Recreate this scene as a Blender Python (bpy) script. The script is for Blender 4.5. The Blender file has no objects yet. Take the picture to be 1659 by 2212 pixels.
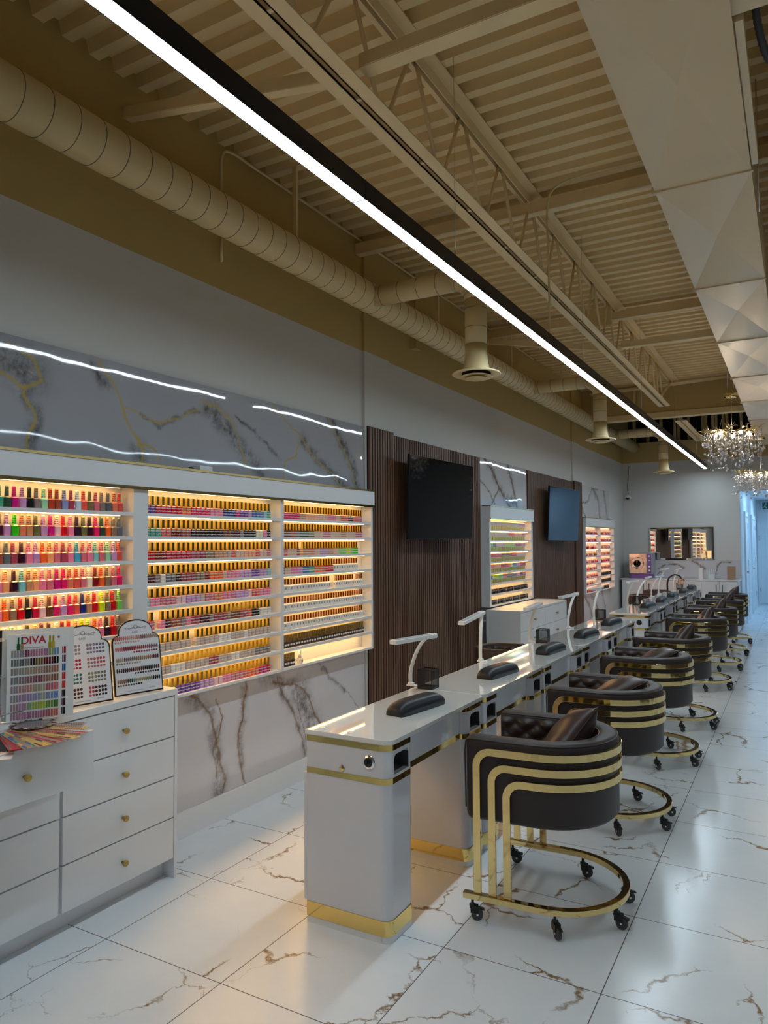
import bpy, bmesh, math, random
import numpy as np
from mathutils import Vector, Matrix, noise
random.seed(7)
S = bpy.context.scene
COL = S.collection
PI = math.pi

# ------------------------------------------------------------ camera
cd = bpy.data.cameras.new('camera')
cam = bpy.data.objects.new('camera', cd)
COL.objects.link(cam)
cd.sensor_fit = 'VERTICAL'; cd.sensor_height = 36.0
cd.lens = 36.0 * 1573.559 / 2212.0
cd.clip_start = 0.05; cd.clip_end = 100
_R = ((0.8693618836, 0.4941431059, -0.0057014153), (-0.0256870186, 0.0336643642, -0.9991030416), (-0.4935079446, 0.8687285546, 0.0419595783))
m3 = Matrix(((_R[0][0], -_R[1][0], -_R[2][0]), (_R[0][1], -_R[1][1], -_R[2][1]), (_R[0][2], -_R[1][2], -_R[2][2])))
cam.matrix_world = Matrix.Translation((2.48238, -2.67621, 1.6)) @ m3.to_4x4()
S.camera = cam
# ------------------------------------------------------------ world, exposure
w = bpy.data.worlds.new('world'); S.world = w; w.use_nodes = True
w.node_tree.nodes['Background'].inputs[0].default_value = (0.55, 0.62, 0.75, 1)
w.node_tree.nodes['Background'].inputs[1].default_value = 0.25
S.view_settings.view_transform = 'Standard'; S.view_settings.look = 'None'
S.view_settings.gamma = 1.0; S.view_settings.use_curve_mapping = False
S.view_settings.exposure = 0.78
S.cycles.max_bounces = 8; S.cycles.diffuse_bounces = 5; S.cycles.glossy_bounces = 4
S.cycles.transmission_bounces = 6; S.cycles.caustics_reflective = False; S.cycles.caustics_refractive = False
S.cycles.sample_clamp_indirect = 4.0
try: S.cycles.use_denoising = True
except Exception: pass
# light strengths in one place
L_LINE = 24.5      # ceiling line light lens
L_LINE_COL = (0.72, 0.89, 1.0)
L_LED = 18.0       # warm shelf strips
L_LED_COL = (1.0, 0.57, 0.18)
L_LED_PEACH = (1.0, 0.50, 0.25)
L_BULB = 110.0
L_HALL = 13.0
L_HALL_COL = (0.36, 0.66, 1.0)

# ------------------------------------------------------------ materials
def mat(name, col=(0.8, 0.8, 0.8), rough=0.5, metal=0.0, var=0.0, vscale=6.0, bump=0.0, bscale=40.0, spec=0.5, coat=0.0, trans=0.0, ior=1.45, emis=None, estr=0.0, aniso=None):
    m = bpy.data.materials.new(name); m.use_nodes = True
    nt = m.node_tree; N = nt.nodes; L = nt.links
    b = N['Principled BSDF']
    b.inputs['Base Color'].default_value = (*col, 1); b.inputs['Roughness'].default_value = rough
    b.inputs['Metallic'].default_value = metal; b.inputs['Specular IOR Level'].default_value = spec
    b.inputs['Coat Weight'].default_value = coat; b.inputs['Transmission Weight'].default_value = trans
    b.inputs['IOR'].default_value = ior
    if emis: b.inputs['Emission Color'].default_value = (*emis, 1); b.inputs['Emission Strength'].default_value = estr
    if var > 0 or bump > 0:
        tc = N.new('ShaderNodeTexCoord'); nz = N.new('ShaderNodeTexNoise')
        nz.inputs['Scale'].default_value = vscale; nz.inputs['Detail'].default_value = 5
        L.new(tc.outputs['Object'], nz.inputs['Vector'])
        if var > 0:
            mx = N.new('ShaderNodeMix'); mx.data_type = 'RGBA'
            mx.inputs[6].default_value = (*[max(0, c * (1 - var)) for c in col], 1)
            mx.inputs[7].default_value = (*[min(1, c * (1 + var)) for c in col], 1)
            L.new(nz.outputs['Fac'], mx.inputs[0]); L.new(mx.outputs[2], b.inputs['Base Color'])
        if bump > 0:
            n2 = N.new('ShaderNodeTexNoise'); n2.inputs['Scale'].default_value = bscale
            L.new(tc.outputs['Object'], n2.inputs['Vector'])
            bp = N.new('ShaderNodeBump'); bp.inputs['Strength'].default_value = bump; bp.inputs['Distance'].default_value = 0.01
            L.new(n2.outputs['Fac'], bp.inputs['Height']); L.new(bp.outputs[0], b.inputs['Normal'])
    return m

def srgb(h):
    h = h.lstrip('#'); v = [int(h[i:i + 2], 16) / 255 for i in (0, 2, 4)]
    return tuple(c / 12.92 if c <= 0.04045 else ((c + 0.055) / 1.055) ** 2.4 for c in v)

def emit(name, col, s):
    m = bpy.data.materials.new(name); m.use_nodes = True
    nt = m.node_tree; nt.nodes.remove(nt.nodes['Principled BSDF'])
    e = nt.nodes.new('ShaderNodeEmission'); e.inputs[0].default_value = (*col, 1); e.inputs[1].default_value = s
    nt.links.new(e.outputs[0], nt.nodes['Material Output'].inputs[0])
    return m

M = {}
M['white'] = mat('white_laminate', (0.72, 0.73, 0.75), 0.28, var=0.02, spec=0.5)
M['lacquer'] = mat('white_lacquer', (0.71, 0.71, 0.75), 0.08, var=0.015, coat=0.6)
M['white_plastic'] = mat('white_plastic', (0.82, 0.82, 0.80), 0.3, var=0.02)
M['grey_plastic'] = mat('grey_diffuser', (0.42, 0.43, 0.45), 0.35, var=0.03)
M['trim'] = mat('white_trim_paint', (0.80, 0.81, 0.82), 0.35, var=0.02)
M['glass_top'] = mat('white_glass_top', (0.83, 0.83, 0.80), 0.03, var=0.01, coat=1.0, spec=0.8)
M['gold'] = mat('polished_gold', (0.83, 0.62, 0.22), 0.10, 1.0, var=0.04, bump=0.02, bscale=9)
M['gold_light'] = mat('polished_champagne_gold', (0.84, 0.65, 0.29), 0.07, 1.0, var=0.04, bump=0.03, bscale=12)
M['gold_cap'] = mat('gold_bottle_cap', (1.0, 0.68, 0.13), 0.10, 1.0, var=0.03)
M['copper_cap'] = mat('rose_gold_cap', (0.80, 0.48, 0.30), 0.07, 1.0, var=0.03)
M['olive_cap'] = mat('antique_gold_cap', (0.55, 0.47, 0.22), 0.22, 1.0, var=0.05)
M['brass_knob'] = mat('brushed_brass', (0.50, 0.36, 0.12), 0.42, 0.85, var=0.06)
M['chrome'] = mat('chrome', (0.8, 0.8, 0.82), 0.08, 1.0, var=0.02)
M['steel'] = mat('wavy_stainless', (0.78, 0.76, 0.74), 0.16, 1.0, var=0.03, bump=0.5, bscale=7)
M['black'] = mat('black_plastic', (0.012, 0.012, 0.013), 0.35, var=0.1)
M['rubber'] = mat('grey_rubber', (0.06, 0.06, 0.065), 0.6, var=0.1)
M['screen'] = mat('black_glass_screen', (0.004, 0.004, 0.005), 0.04, var=0.05, spec=0.32)
M['leather'] = mat('dark_brown_leather', (0.038, 0.027, 0.026), 0.48, var=0.12, bump=0.10, bscale=260, spec=0.4)
M['leather_dark'] = mat('quilted_brown_leather', (0.034, 0.020, 0.018), 0.36, var=0.12, bump=0.08, bscale=260, spec=0.45)
M['satin'] = mat('brown_satin', (0.055, 0.030, 0.024), 0.36, var=0.15, bump=0.5, bscale=9, spec=0.5)
M['pad'] = mat('black_vinyl', (0.008, 0.010, 0.015), 0.42, var=0.1, bump=0.06, bscale=300)
M['beige'] = mat('beige_ceiling_paint', (0.52, 0.37, 0.15), 0.5, var=0.06, vscale=2.5)
M['beige_duct'] = mat('beige_duct_paint', (0.72, 0.57, 0.30), 0.32, var=0.04, vscale=3)
M['seam'] = mat('dusty_duct_seam', (0.20, 0.16, 0.09), 0.6, var=0.1)
M['deck'] = mat('beige_deck_paint', (0.82, 0.63, 0.33), 0.42, var=0.08, vscale=2)
M['joist'] = mat('beige_joist_paint', (0.86, 0.67, 0.37), 0.45, var=0.07, vscale=4)
M['duct_rect'] = mat('grey_beige_duct_paint', (0.74, 0.58, 0.36), 0.30, var=0.05, vscale=1.5, spec=0.5)
M['light_body'] = mat('dark_blue_black_aluminium', (0.013, 0.017, 0.025), 0.35, 0.2, var=0.08)
M['void'] = mat('unlit_depth_black', (0.004, 0.004, 0.006), 0.9, var=0.1)  # near-black, the shade of open depths put into the colour
M['purple'] = mat('purple_plastic', (0.20, 0.10, 0.42), 0.3, var=0.05)
M['wood_box'] = mat('tan_cardboard', (0.36, 0.24, 0.14), 0.6, var=0.08)
M['frame_black'] = mat('black_acrylic_edge', (0.015, 0.012, 0.014), 0.3, var=0.05)
M['board'] = mat('white_acrylic_board', (0.72, 0.72, 0.75), 0.3, var=0.01)
M['ink'] = mat('grey_ink', (0.10, 0.10, 0.11), 0.5, var=0.05)
M['red_ink'] = mat('red_ink', (0.50, 0.01, 0.03), 0.5, var=0.05)
M['green_sign'] = mat('green_sign_face', (0.01, 0.10, 0.06), 0.4, var=0.05)
M['hall'] = mat('hall_paint', (0.75, 0.78, 0.80), 0.45, var=0.02)
M['line'] = emit('line_light_lens', L_LINE_COL, L_LINE)
M['led'] = emit('warm_led_strip', L_LED_COL, L_LED)
M['led_peach'] = emit('peach_led_strip', L_LED_PEACH, L_LED * 1.1)
M['bulb'] = emit('warm_bulb', (1.0, 0.78, 0.55), L_BULB)
M['hall_light'] = emit('cold_panel_light', L_HALL_COL, L_HALL)
M['crystal'] = mat('cut_crystal', (0.98, 0.96, 0.97), 0.01, trans=0.80, ior=1.6, spec=1.0, coat=1.0)
M['clear'] = mat('clear_plastic', (0.9, 0.9, 0.88), 0.15, trans=0.8, ior=1.3, var=0.01)

def slat_mat():
    m = mat('walnut_slats', (0.13, 0.066, 0.040), 0.45)
    nt = m.node_tree; N = nt.nodes; L = nt.links; b = N['Principled BSDF']
    tc = N.new('ShaderNodeTexCoord'); mp = N.new('ShaderNodeMapping'); mp.inputs['Scale'].default_value = (20, 14, 0.8)
    nz = N.new('ShaderNodeTexNoise'); nz.inputs['Scale'].default_value = 2.2; nz.inputs['Detail'].default_value = 6
    L.new(tc.outputs['Object'], mp.inputs[0]); L.new(mp.outputs[0], nz.inputs['Vector'])
    cr = N.new('ShaderNodeValToRGB'); cr.color_ramp.elements[0].position = 0.3; cr.color_ramp.elements[1].position = 0.75
    cr.color_ramp.elements[0].color = (0.078, 0.036, 0.022, 1); cr.color_ramp.elements[1].color = (0.20, 0.105, 0.062, 1)
    L.new(nz.outputs['Fac'], cr.inputs[0]); L.new(cr.outputs[0], b.inputs['Base Color'])
    return m
M['slat'] = slat_mat()
M['slat_back'] = mat('black_felt', (0.010, 0.008, 0.008), 0.9, var=0.1)

def objcol_mat(name, rough, stripes=0, metal=0.0, coat=0.0, zs=120.0, dark=0.25, white=0.0):
    """a material whose colour is the thing's own colour (one material for all polish shades), printed stripes along Z"""
    m = mat(name, (0.5, 0.5, 0.5), rough, metal, coat=coat)
    nt = m.node_tree; N = nt.nodes; L = nt.links; b = N['Principled BSDF']
    oi = N.new('ShaderNodeObjectInfo')
    src = oi.outputs['Color']
    if stripes:
        tc = N.new('ShaderNodeTexCoord'); sp = N.new('ShaderNodeSeparateXYZ'); L.new(tc.outputs['Object'], sp.inputs[0])
        mu = N.new('ShaderNodeMath'); mu.operation = 'MULTIPLY'; mu.inputs[1].default_value = zs; L.new(sp.outputs['Z'], mu.inputs[0])
        fr = N.new('ShaderNodeMath'); fr.operation = 'FRACT'; L.new(mu.outputs[0], fr.inputs[0])
        gt = N.new('ShaderNodeMath'); gt.operation = 'GREATER_THAN'; gt.inputs[1].default_value = 0.62; L.new(fr.outputs[0], gt.inputs[0])
        nz = N.new('ShaderNodeTexNoise'); nz.inputs['Scale'].default_value = 160; L.new(tc.outputs['Object'], nz.inputs['Vector'])
        g2 = N.new('ShaderNodeMath'); g2.operation = 'GREATER_THAN'; g2.inputs[1].default_value = 0.42; L.new(nz.outputs['Fac'], g2.inputs[0])
        ml = N.new('ShaderNodeMath'); ml.operation = 'MULTIPLY'; L.new(gt.outputs[0], ml.inputs[0]); L.new(g2.outputs[0], ml.inputs[1])
        mx = N.new('ShaderNodeMix'); mx.data_type = 'RGBA'
        L.new(ml.outputs[0], mx.inputs[0]); L.new(src, mx.inputs[6]); mx.inputs[7].default_value = (dark, dark * 0.95, dark * 0.9, 1)
        src = mx.outputs[2]
    L.new(src, b.inputs['Base Color'])
    return m
M['polish'] = objcol_mat('polish_in_glass', 0.12, coat=0.8)
M['cap_print'] = objcol_mat('printed_cap', 0.35, stripes=1, zs=105, dark=0.05)
M['gel_label'] = objcol_mat('gel_pot_with_label', 0.25, stripes=1, zs=62, coat=0.3, dark=0.62)
M['label_white'] = mat('white_label', (0.75, 0.73, 0.70), 0.4, var=0.05)

def vcol_mat(name, rough=0.4):
    m = mat(name, (0.5, 0.5, 0.5), rough)
    nt = m.node_tree; a = nt.nodes.new('ShaderNodeVertexColor'); a.layer_name = 'Col'
    nt.links.new(a.outputs[0], nt.nodes['Principled BSDF'].inputs['Base Color'])
    return m
M['vcol'] = vcol_mat('painted_swatches', 0.25)

def wall_mat():
    m = mat('two_tone_wall_paint', (0.6, 0.6, 0.6), 0.55, bump=0.04, bscale=180)
    nt = m.node_tree; N = nt.nodes; L = nt.links; b = N['Principled BSDF']
    tc = N.new('ShaderNodeTexCoord'); sp = N.new('ShaderNodeSeparateXYZ'); L.new(tc.outputs['Object'], sp.inputs[0])
    g = N.new('ShaderNodeMath'); g.operation = 'GREATER_THAN'; g.inputs[1].default_value = 3.115; L.new(sp.outputs['Z'], g.inputs[0])
    mx = N.new('ShaderNodeMix'); mx.data_type = 'RGBA'; L.new(g.outputs[0], mx.inputs[0])
    mx.inputs[6].default_value = (0.62, 0.61, 0.585, 1); mx.inputs[7].default_value = (0.50, 0.36, 0.13, 1)
    L.new(mx.outputs[2], b.inputs['Base Color'])
    return m
M['wall'] = wall_mat()

def floor_mat():
    m = mat('marble_floor_tiles', (0.8, 0.8, 0.8), 0.22, coat=0.0, spec=0.5)
    nt = m.node_tree; N = nt.nodes; L = nt.links; b = N['Principled BSDF']
    def math_(op, a, bb=None):
        n = N.new('ShaderNodeMath'); n.operation = op
        for i, v in enumerate((a, bb)):
            if v is None: continue
            if isinstance(v, (int, float)): n.inputs[i].default_value = v
            else: L.new(v, n.inputs[i])
        return n.outputs[0]
    tc = N.new('ShaderNodeTexCoord'); sp = N.new('ShaderNodeSeparateXYZ'); L.new(tc.outputs['Object'], sp.inputs[0])
    tx = math_('DIVIDE', sp.outputs['X'], 0.6113); ty = math_('DIVIDE', sp.outputs['Y'], 0.6083)
    fx = math_('FRACT', tx); fy = math_('FRACT', ty)
    dx = math_('MINIMUM', fx, math_('SUBTRACT', 1.0, fx)); dy = math_('MINIMUM', fy, math_('SUBTRACT', 1.0, fy))
    d = math_('MINIMUM', dx, dy); grout = math_('LESS_THAN', d, 0.0032)
    ix = math_('FLOOR', tx); iy = math_('FLOOR', ty)
    cb = N.new('ShaderNodeCombineXYZ'); L.new(ix, cb.inputs[0]); L.new(iy, cb.inputs[1])
    wn = N.new('ShaderNodeTexWhiteNoise'); wn.noise_dimensions = '3D'; L.new(cb.outputs[0], wn.inputs['Vector'])
    vm = N.new('ShaderNodeVectorMath'); vm.operation = 'MULTIPLY_ADD'
    L.new(wn.outputs['Color'], vm.inputs[0]); vm.inputs[1].default_value = (9, 9, 9); L.new(tc.outputs['Object'], vm.inputs[2])
    # warp
    nw = N.new('ShaderNodeTexNoise'); nw.inputs['Scale'].default_value = 4.5; nw.inputs['Detail'].default_value = 8; nw.inputs['Roughness'].default_value = 0.62
    L.new(vm.outputs[0], nw.inputs['Vector'])
    wv = N.new('ShaderNodeVectorMath'); wv.operation = 'MULTIPLY_ADD'; L.new(nw.outputs['Color'], wv.inputs[0]); wv.inputs[1].default_value = (0.30, 0.30, 0.0); L.new(vm.outputs[0], wv.inputs[2])
    vo = N.new('ShaderNodeTexVoronoi'); vo.feature = 'DISTANCE_TO_EDGE'; vo.inputs['Scale'].default_value = 2.1; L.new(wv.outputs[0], vo.inputs['Vector'])
    mk = N.new('ShaderNodeTexNoise'); mk.inputs['Scale'].default_value = 2.6; mk.inputs['Detail'].default_value = 2; L.new(vm.outputs[0], mk.inputs['Vector'])
    mr = N.new('ShaderNodeMapRange'); L.new(mk.outputs['Fac'], mr.inputs[0]); mr.inputs[1].default_value = 0.44; mr.inputs[2].default_value = 0.60
    wd = math_('MULTIPLY', mr.outputs[0], 0.024)
    v1 = math_('DIVIDE', vo.outputs['Distance'], math_('ADD', wd, 0.0005))
    vein = math_('SUBTRACT', 1.0, math_('MINIMUM', v1, 1.0))
    vein = math_('MULTIPLY', vein, mr.outputs[0])
    nb = N.new('ShaderNodeTexNoise'); nb.inputs['Scale'].default_value = 28; nb.inputs['Detail'].default_value = 3; L.new(vm.outputs[0], nb.inputs['Vector'])
    vein = math_('MULTIPLY', vein, math_('MULTIPLY', nb.outputs['Fac'], 2.6))
    veinc = N.new('ShaderNodeClamp'); L.new(vein, veinc.inputs[0])
    base = N.new('ShaderNodeMix'); base.data_type = 'RGBA'; L.new(nw.outputs['Fac'], base.inputs[0])
    base.inputs[6].default_value = (0.70, 0.73, 0.76, 1); base.inputs[7].default_value = (0.84, 0.85, 0.86, 1)
    m1 = N.new('ShaderNodeMix'); m1.data_type = 'RGBA'; L.new(veinc.outputs[0], m1.inputs[0]); L.new(base.outputs[2], m1.inputs[6]); m1.inputs[7].default_value = (0.26, 0.16, 0.08, 1)
    m2 = N.new('ShaderNodeMix'); m2.data_type = 'RGBA'; L.new(grout, m2.inputs[0]); L.new(m1.outputs[2], m2.inputs[6]); m2.inputs[7].default_value = (0.13, 0.11, 0.11, 1)
    L.new(m2.outputs[2], b.inputs['Base Color'])
    rr = N.new('ShaderNodeMix'); L.new(grout, rr.inputs[0]); rr.inputs[2].default_value = 0.20; rr.inputs[3].default_value = 0.7; L.new(rr.outputs[0], b.inputs['Roughness'])
    return m
M['floor'] = floor_mat()

def marble_mat(name, base, veincol, smokecol, rough=0.03, bump=0.012):
    m = mat(name, base, rough, coat=0.5)
    nt = m.node_tree; N = nt.nodes; L = nt.links; b = N['Principled BSDF']
    av = N.new('ShaderNodeAttribute'); av.attribute_name = 'vein'
    asm = N.new('ShaderNodeAttribute'); asm.attribute_name = 'smoke'
    tc = N.new('ShaderNodeTexCoord'); nz = N.new('ShaderNodeTexNoise'); nz.inputs['Scale'].default_value = 14; nz.inputs['Detail'].default_value = 8; nz.inputs['Roughness'].default_value = 0.7
    L.new(tc.outputs['Object'], nz.inputs['Vector'])
    mr = N.new('ShaderNodeMapRange'); L.new(nz.outputs['Fac'], mr.inputs[0]); mr.inputs[1].default_value = 0.35; mr.inputs[2].default_value = 0.62
    mm = N.new('ShaderNodeMath'); mm.operation = 'MULTIPLY'; L.new(asm.outputs['Fac'], mm.inputs[0]); L.new(mr.outputs[0], mm.inputs[1])
    n2 = N.new('ShaderNodeTexNoise'); n2.inputs['Scale'].default_value = 1.2; n2.inputs['Detail'].default_value = 6; L.new(tc.outputs['Object'], n2.inputs['Vector'])
    bs = N.new('ShaderNodeMix'); bs.data_type = 'RGBA'; L.new(n2.outputs['Fac'], bs.inputs[0])
    bs.inputs[6].default_value = (*[c * 0.86 for c in base], 1); bs.inputs[7].default_value = (*[min(1, c * 1.1) for c in base], 1)
    m1 = N.new('ShaderNodeMix'); m1.data_type = 'RGBA'; L.new(mm.outputs[0], m1.inputs[0]); L.new(bs.outputs[2], m1.inputs[6]); m1.inputs[7].default_value = (*smokecol, 1)
    m2 = N.new('ShaderNodeMix'); m2.data_type = 'RGBA'; L.new(av.outputs['Fac'], m2.inputs[0]); L.new(m1.outputs[2], m2.inputs[6]); m2.inputs[7].default_value = (*veincol, 1)
    L.new(m2.outputs[2], b.inputs['Base Color'])
    wv = N.new('ShaderNodeTexNoise'); wv.inputs['Scale'].default_value = 1.6; wv.inputs['Detail'].default_value = 2; L.new(tc.outputs['Object'], wv.inputs['Vector'])
    bp = N.new('ShaderNodeBump'); bp.inputs['Strength'].default_value = 0.35; bp.inputs['Distance'].default_value = bump
    L.new(wv.outputs['Fac'], bp.inputs['Height']); L.new(bp.outputs[0], b.inputs['Normal']); L.new(bp.outputs[0], b.inputs['Coat Normal'])
    return m
M['marble_gold'] = marble_mat('gold_veined_marble', (0.40, 0.40, 0.43), (0.50, 0.35, 0.07), (0.09, 0.085, 0.09))  # base greyed, the weaker light on the upper band is in the colour
M['marble_brown'] = marble_mat('brown_veined_marble', (0.62, 0.61, 0.64), (0.20, 0.115, 0.05), (0.17, 0.15, 0.16))

# ------------------------------------------------------------ mesh builder
class MB:
    def __init__(s): s.v = []; s.f = []; s.mi = []; s.c = []; s.sm = []
    def add(s, vs, fs, mi=0, col=None, smooth=False):
        o = len(s.v); s.v += [tuple(v) for v in vs]
        for f in fs: s.f.append(tuple(i + o for i in f)); s.mi.append(mi); s.c.append(col); s.sm.append(smooth)
        return s
    def box(s, x0, x1, y0, y1, z0, z1, mi=0, col=None):
        vs = [(x, y, z) for x in (x0, x1) for y in (y0, y1) for z in (z0, z1)]
        return s.add(vs, [(0, 1, 3, 2), (4, 6, 7, 5), (0, 4, 5, 1), (2, 3, 7, 6), (0, 2, 6, 4), (1, 5, 7, 3)], mi, col)
    def obox(s, c, ax, ay, az, mi=0, col=None):
        c = Vector(c); ax = Vector(ax); ay = Vector(ay); az = Vector(az)
        vs = [c + i * ax + j * ay + k * az for i in (-1, 1) for j in (-1, 1) for k in (-1, 1)]
        return s.add(vs, [(0, 1, 3, 2), (4, 6, 7, 5), (0, 4, 5, 1), (2, 3, 7, 6), (0, 2, 6, 4), (1, 5, 7, 3)], mi, col)
    def prism(s, poly, z0, z1, mi=0, axis='Z', col=None, smooth=False):
        n = len(poly)
        def P(a, b, h): return {'Z': (a, b, h), 'X': (h, a, b), 'Y': (a, h, b)}[axis]
        vs = [P(a, b, z0) for a, b in poly] + [P(a, b, z1) for a, b in poly]
        s.add(vs, [tuple(range(n))[::-1], tuple(range(n, 2 * n))], mi, col)
        o = len(s.v) - 2 * n
        for i in range(n):
            j = (i + 1) % n; s.f.append((o + i, o + j, o + n + j, o + n + i)); s.mi.append(mi); s.c.append(col); s.sm.append(smooth)
        return s
    def tube(s, pts, r, n=10, mi=0, closed=False, caps=True, smooth=True, rs=None, col=None, up=None, sect=None):
        pts = [Vector(p) for p in pts]; m = len(pts); vs = []
        prevn = None
        for i, p in enumerate(pts):
            if closed: t = pts[(i + 1) % m] - pts[i - 1]
            else: t = pts[min(i + 1, m - 1)] - pts[max(i - 1, 0)]
            t.normalize()
            if up is not None:
                u = Vector(up[i]) if not isinstance(up, Vector) else up
                a = (u - u.dot(t) * t).normalized()
            elif prevn is None:
                a = t.orthogonal().normalized()
            else:
                a = (prevn - prevn.dot(t) * t).normalized()
            prevn = a; b = t.cross(a)
            rr = rs[i] if rs else r
            if sect: vs += [p + a * x + b * y for x, y in sect]
            else: vs += [p + (a * math.cos(k * 2 * PI / n) + b * math.sin(k * 2 * PI / n)) * rr for k in range(n)]
        if sect: n = len(sect)
        fs = []
        for i in range(m if closed else m - 1):
            j = (i + 1) % m
            for k in range(n):
                l = (k + 1) % n; fs.append((i * n + k, i * n + l, j * n + l, j * n + k))
        s.add(vs, fs, mi, col, smooth)
        if caps and not closed:
            o = len(s.v) - len(vs)
            s.f.append(tuple(o + k for k in range(n))[::-1]); s.mi.append(mi); s.c.append(col); s.sm.append(False)
            s.f.append(tuple(o + (m - 1) * n + k for k in range(n))); s.mi.append(mi); s.c.append(col); s.sm.append(False)
        return s
    def lathe(s, prof, n=16, c=(0, 0, 0), mi=0, axis='Z', col=None, smooth=True):
        vs = []
        for r, h in prof:
            for k in range(n):
                a = 2 * PI * k / n; x, y = r * math.cos(a), r * math.sin(a)
                p = {'Z': (x, y, h), 'X': (h, x, y), 'Y': (x, h, y)}[axis]
                vs.append((p[0] + c[0], p[1] + c[1], p[2] + c[2]))
        fs = []
        for i in range(len(prof) - 1):
            for k in range(n):
                l = (k + 1) % n; fs.append((i * n + k, i * n + l, (i + 1) * n + l, (i + 1) * n + k))
        s.add(vs, fs, mi, col, smooth)
        o = len(s.v) - len(vs)
        for e in (0, len(prof) - 1):
            if prof[e][0] > 1e-6:
                s.f.append(tuple(o + e * n + k for k in range(n))); s.mi.append(mi); s.c.append(col); s.sm.append(False)
        return s
    def build(s, name, mats, parent=None, bevel=0.0, seg=2, recalc=True, weld=False):
        me = bpy.data.meshes.new(name); me.from_pydata(s.v, [], s.f)
        if not isinstance(mats, (list, tuple)): mats = [mats]
        for m in mats: me.materials.append(m)
        me.polygons.foreach_set('material_index', s.mi); me.polygons.foreach_set('use_smooth', s.sm)
        if any(c is not None for c in s.c):
            ca = me.color_attributes.new('Col', 'FLOAT_COLOR', 'CORNER'); arr = []
            for p, c in zip(s.f, s.c): arr += [*(c or (0.8, 0.8, 0.8)), 1.0] * len(p)
            ca.data.foreach_set('color', arr)
        if recalc or bevel or weld:
            bm = bmesh.new(); bm.from_mesh(me)
            if weld: bmesh.ops.remove_doubles(bm, verts=bm.verts, dist=1e-5)
            bmesh.ops.recalc_face_normals(bm, faces=bm.faces)
            if bevel > 0:
                es = [e for e in bm.edges if len(e.link_faces) == 2 and e.calc_face_angle(0) > 0.6]
                bmesh.ops.bevel(bm, geom=es, offset=bevel, segments=seg, affect='EDGES', profile=0.6, clamp_overlap=True)
                for f in bm.faces: f.smooth = True if seg > 2 else f.smooth
            bm.to_mesh(me); bm.free()
        o = bpy.data.objects.new(name, me); COL.objects.link(o)
        if parent: o.parent = parent
        return o

def rrect(x0, x1, y0, y1, r, n=5, corners=(1, 1, 1, 1)):
    """rounded rectangle, corners in order (x1,y1),(x0,y1),(x0,y0),(x1,y0)"""
    out = []
    for k, (cx, cy, a0) in enumerate(((x1 - r, y1 - r, 0), (x0 + r, y1 - r, 90), (x0 + r, y0 + r, 180), (x1 - r, y0 + r, 270))):
        if corners[k]:
            for i in range(n + 1):
                a = math.radians(a0 + 90 * i / n); out.append((cx + r * math.cos(a), cy + r * math.sin(a)))
        else:
            out.append((x1 if k in (0, 3) else x0, y1 if k in (0, 1) else y0))
    return out

def tag(o, label=None, cat=None, group=None, kind=None):
    if label: o['label'] = label
    if cat: o['category'] = cat
    if group: o['group'] = group
    if kind: o['kind'] = kind
    return o
def thing(name, label, cat, loc=(0, 0, 0), rz=0, group=None):
    o = bpy.data.objects.new(name, None); o.empty_display_size = 0.1; COL.objects.link(o)
    o.location = loc; o.rotation_euler = (0, 0, rz)
    return tag(o, label, cat, group)
def struct(name, mb, m, parent=None, **k):
    o = mb.build(name, m, parent, **k)
    if not parent: o['kind'] = 'structure'
    return o
def kids(o): return [c for c in o.children]
def dup(o, parent=None, loc=None, rz=None, label=None, group=None, color=None):
    c = o.copy(); COL.objects.link(c)
    if parent: c.parent = parent
    if loc is not None: c.location = loc
    if rz is not None: c.rotation_euler = (0, 0, rz)
    if label: c['label'] = label
    if group: c['group'] = group
    if color: c.color = color
    for ch in kids(o):
        d = dup(ch, c)
        if color and ch.name.startswith('cap'): d.color = color
    return c
ORD = ['first', 'second', 'third', 'fourth', 'fifth', 'sixth', 'seventh', 'eighth', 'ninth', 'tenth', 'eleventh', 'twelfth', 'thirteenth', 'fourteenth', 'fifteenth', 'sixteenth', 'seventeenth', 'eighteenth', 'nineteenth', 'twentieth']
def ordn(i):
    if i < 20: return ORD[i]
    t = {2: 'twenty', 3: 'thirty', 4: 'forty'}[(i + 1) // 10]
    r = (i + 1) % 10
    return (t + '-' + ORD[r - 1]) if r else {2: 'twentieth', 3: 'thirtieth', 4: 'fortieth'}[(i + 1) // 10]
def curve(pts, n=8):
    """Catmull-Rom"""
    P = [Vector(p) for p in pts]; P = [2 * P[0] - P[1]] + P + [2 * P[-1] - P[-2]]; out = []
    for i in range(1, len(P) - 2):
        for k in range(n):
            t = k / n; a, b, c, d = P[i - 1], P[i], P[i + 1], P[i + 2]
            out.append(0.5 * ((2 * b) + (c - a) * t + (2 * a - 5 * b + 4 * c - d) * t * t + (3 * b - a - 3 * c + d) * t ** 3))
    out.append(P[-2]); return out
def text(name, body, size, m, parent, mtx, extrude=0.0004, bold=0.0):
    c = bpy.data.curves.new(name, 'FONT'); c.body = body; c.size = size; c.extrude = extrude; c.align_x = 'CENTER'; c.align_y = 'CENTER'; c.offset = bold
    c.materials.append(m)
    tmp = bpy.data.objects.new('tmp_text', c); COL.objects.link(tmp); bpy.context.view_layer.update()
    me = bpy.data.meshes.new_from_object(tmp.evaluated_get(bpy.context.evaluated_depsgraph_get())); bpy.data.objects.remove(tmp, do_unlink=True)
    o = bpy.data.objects.new(name, me); COL.objects.link(o); o.parent = parent; o.matrix_local = mtx
    return o

WX = -0.479     # left wall plane
BY = 12.0       # back wall plane
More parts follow.
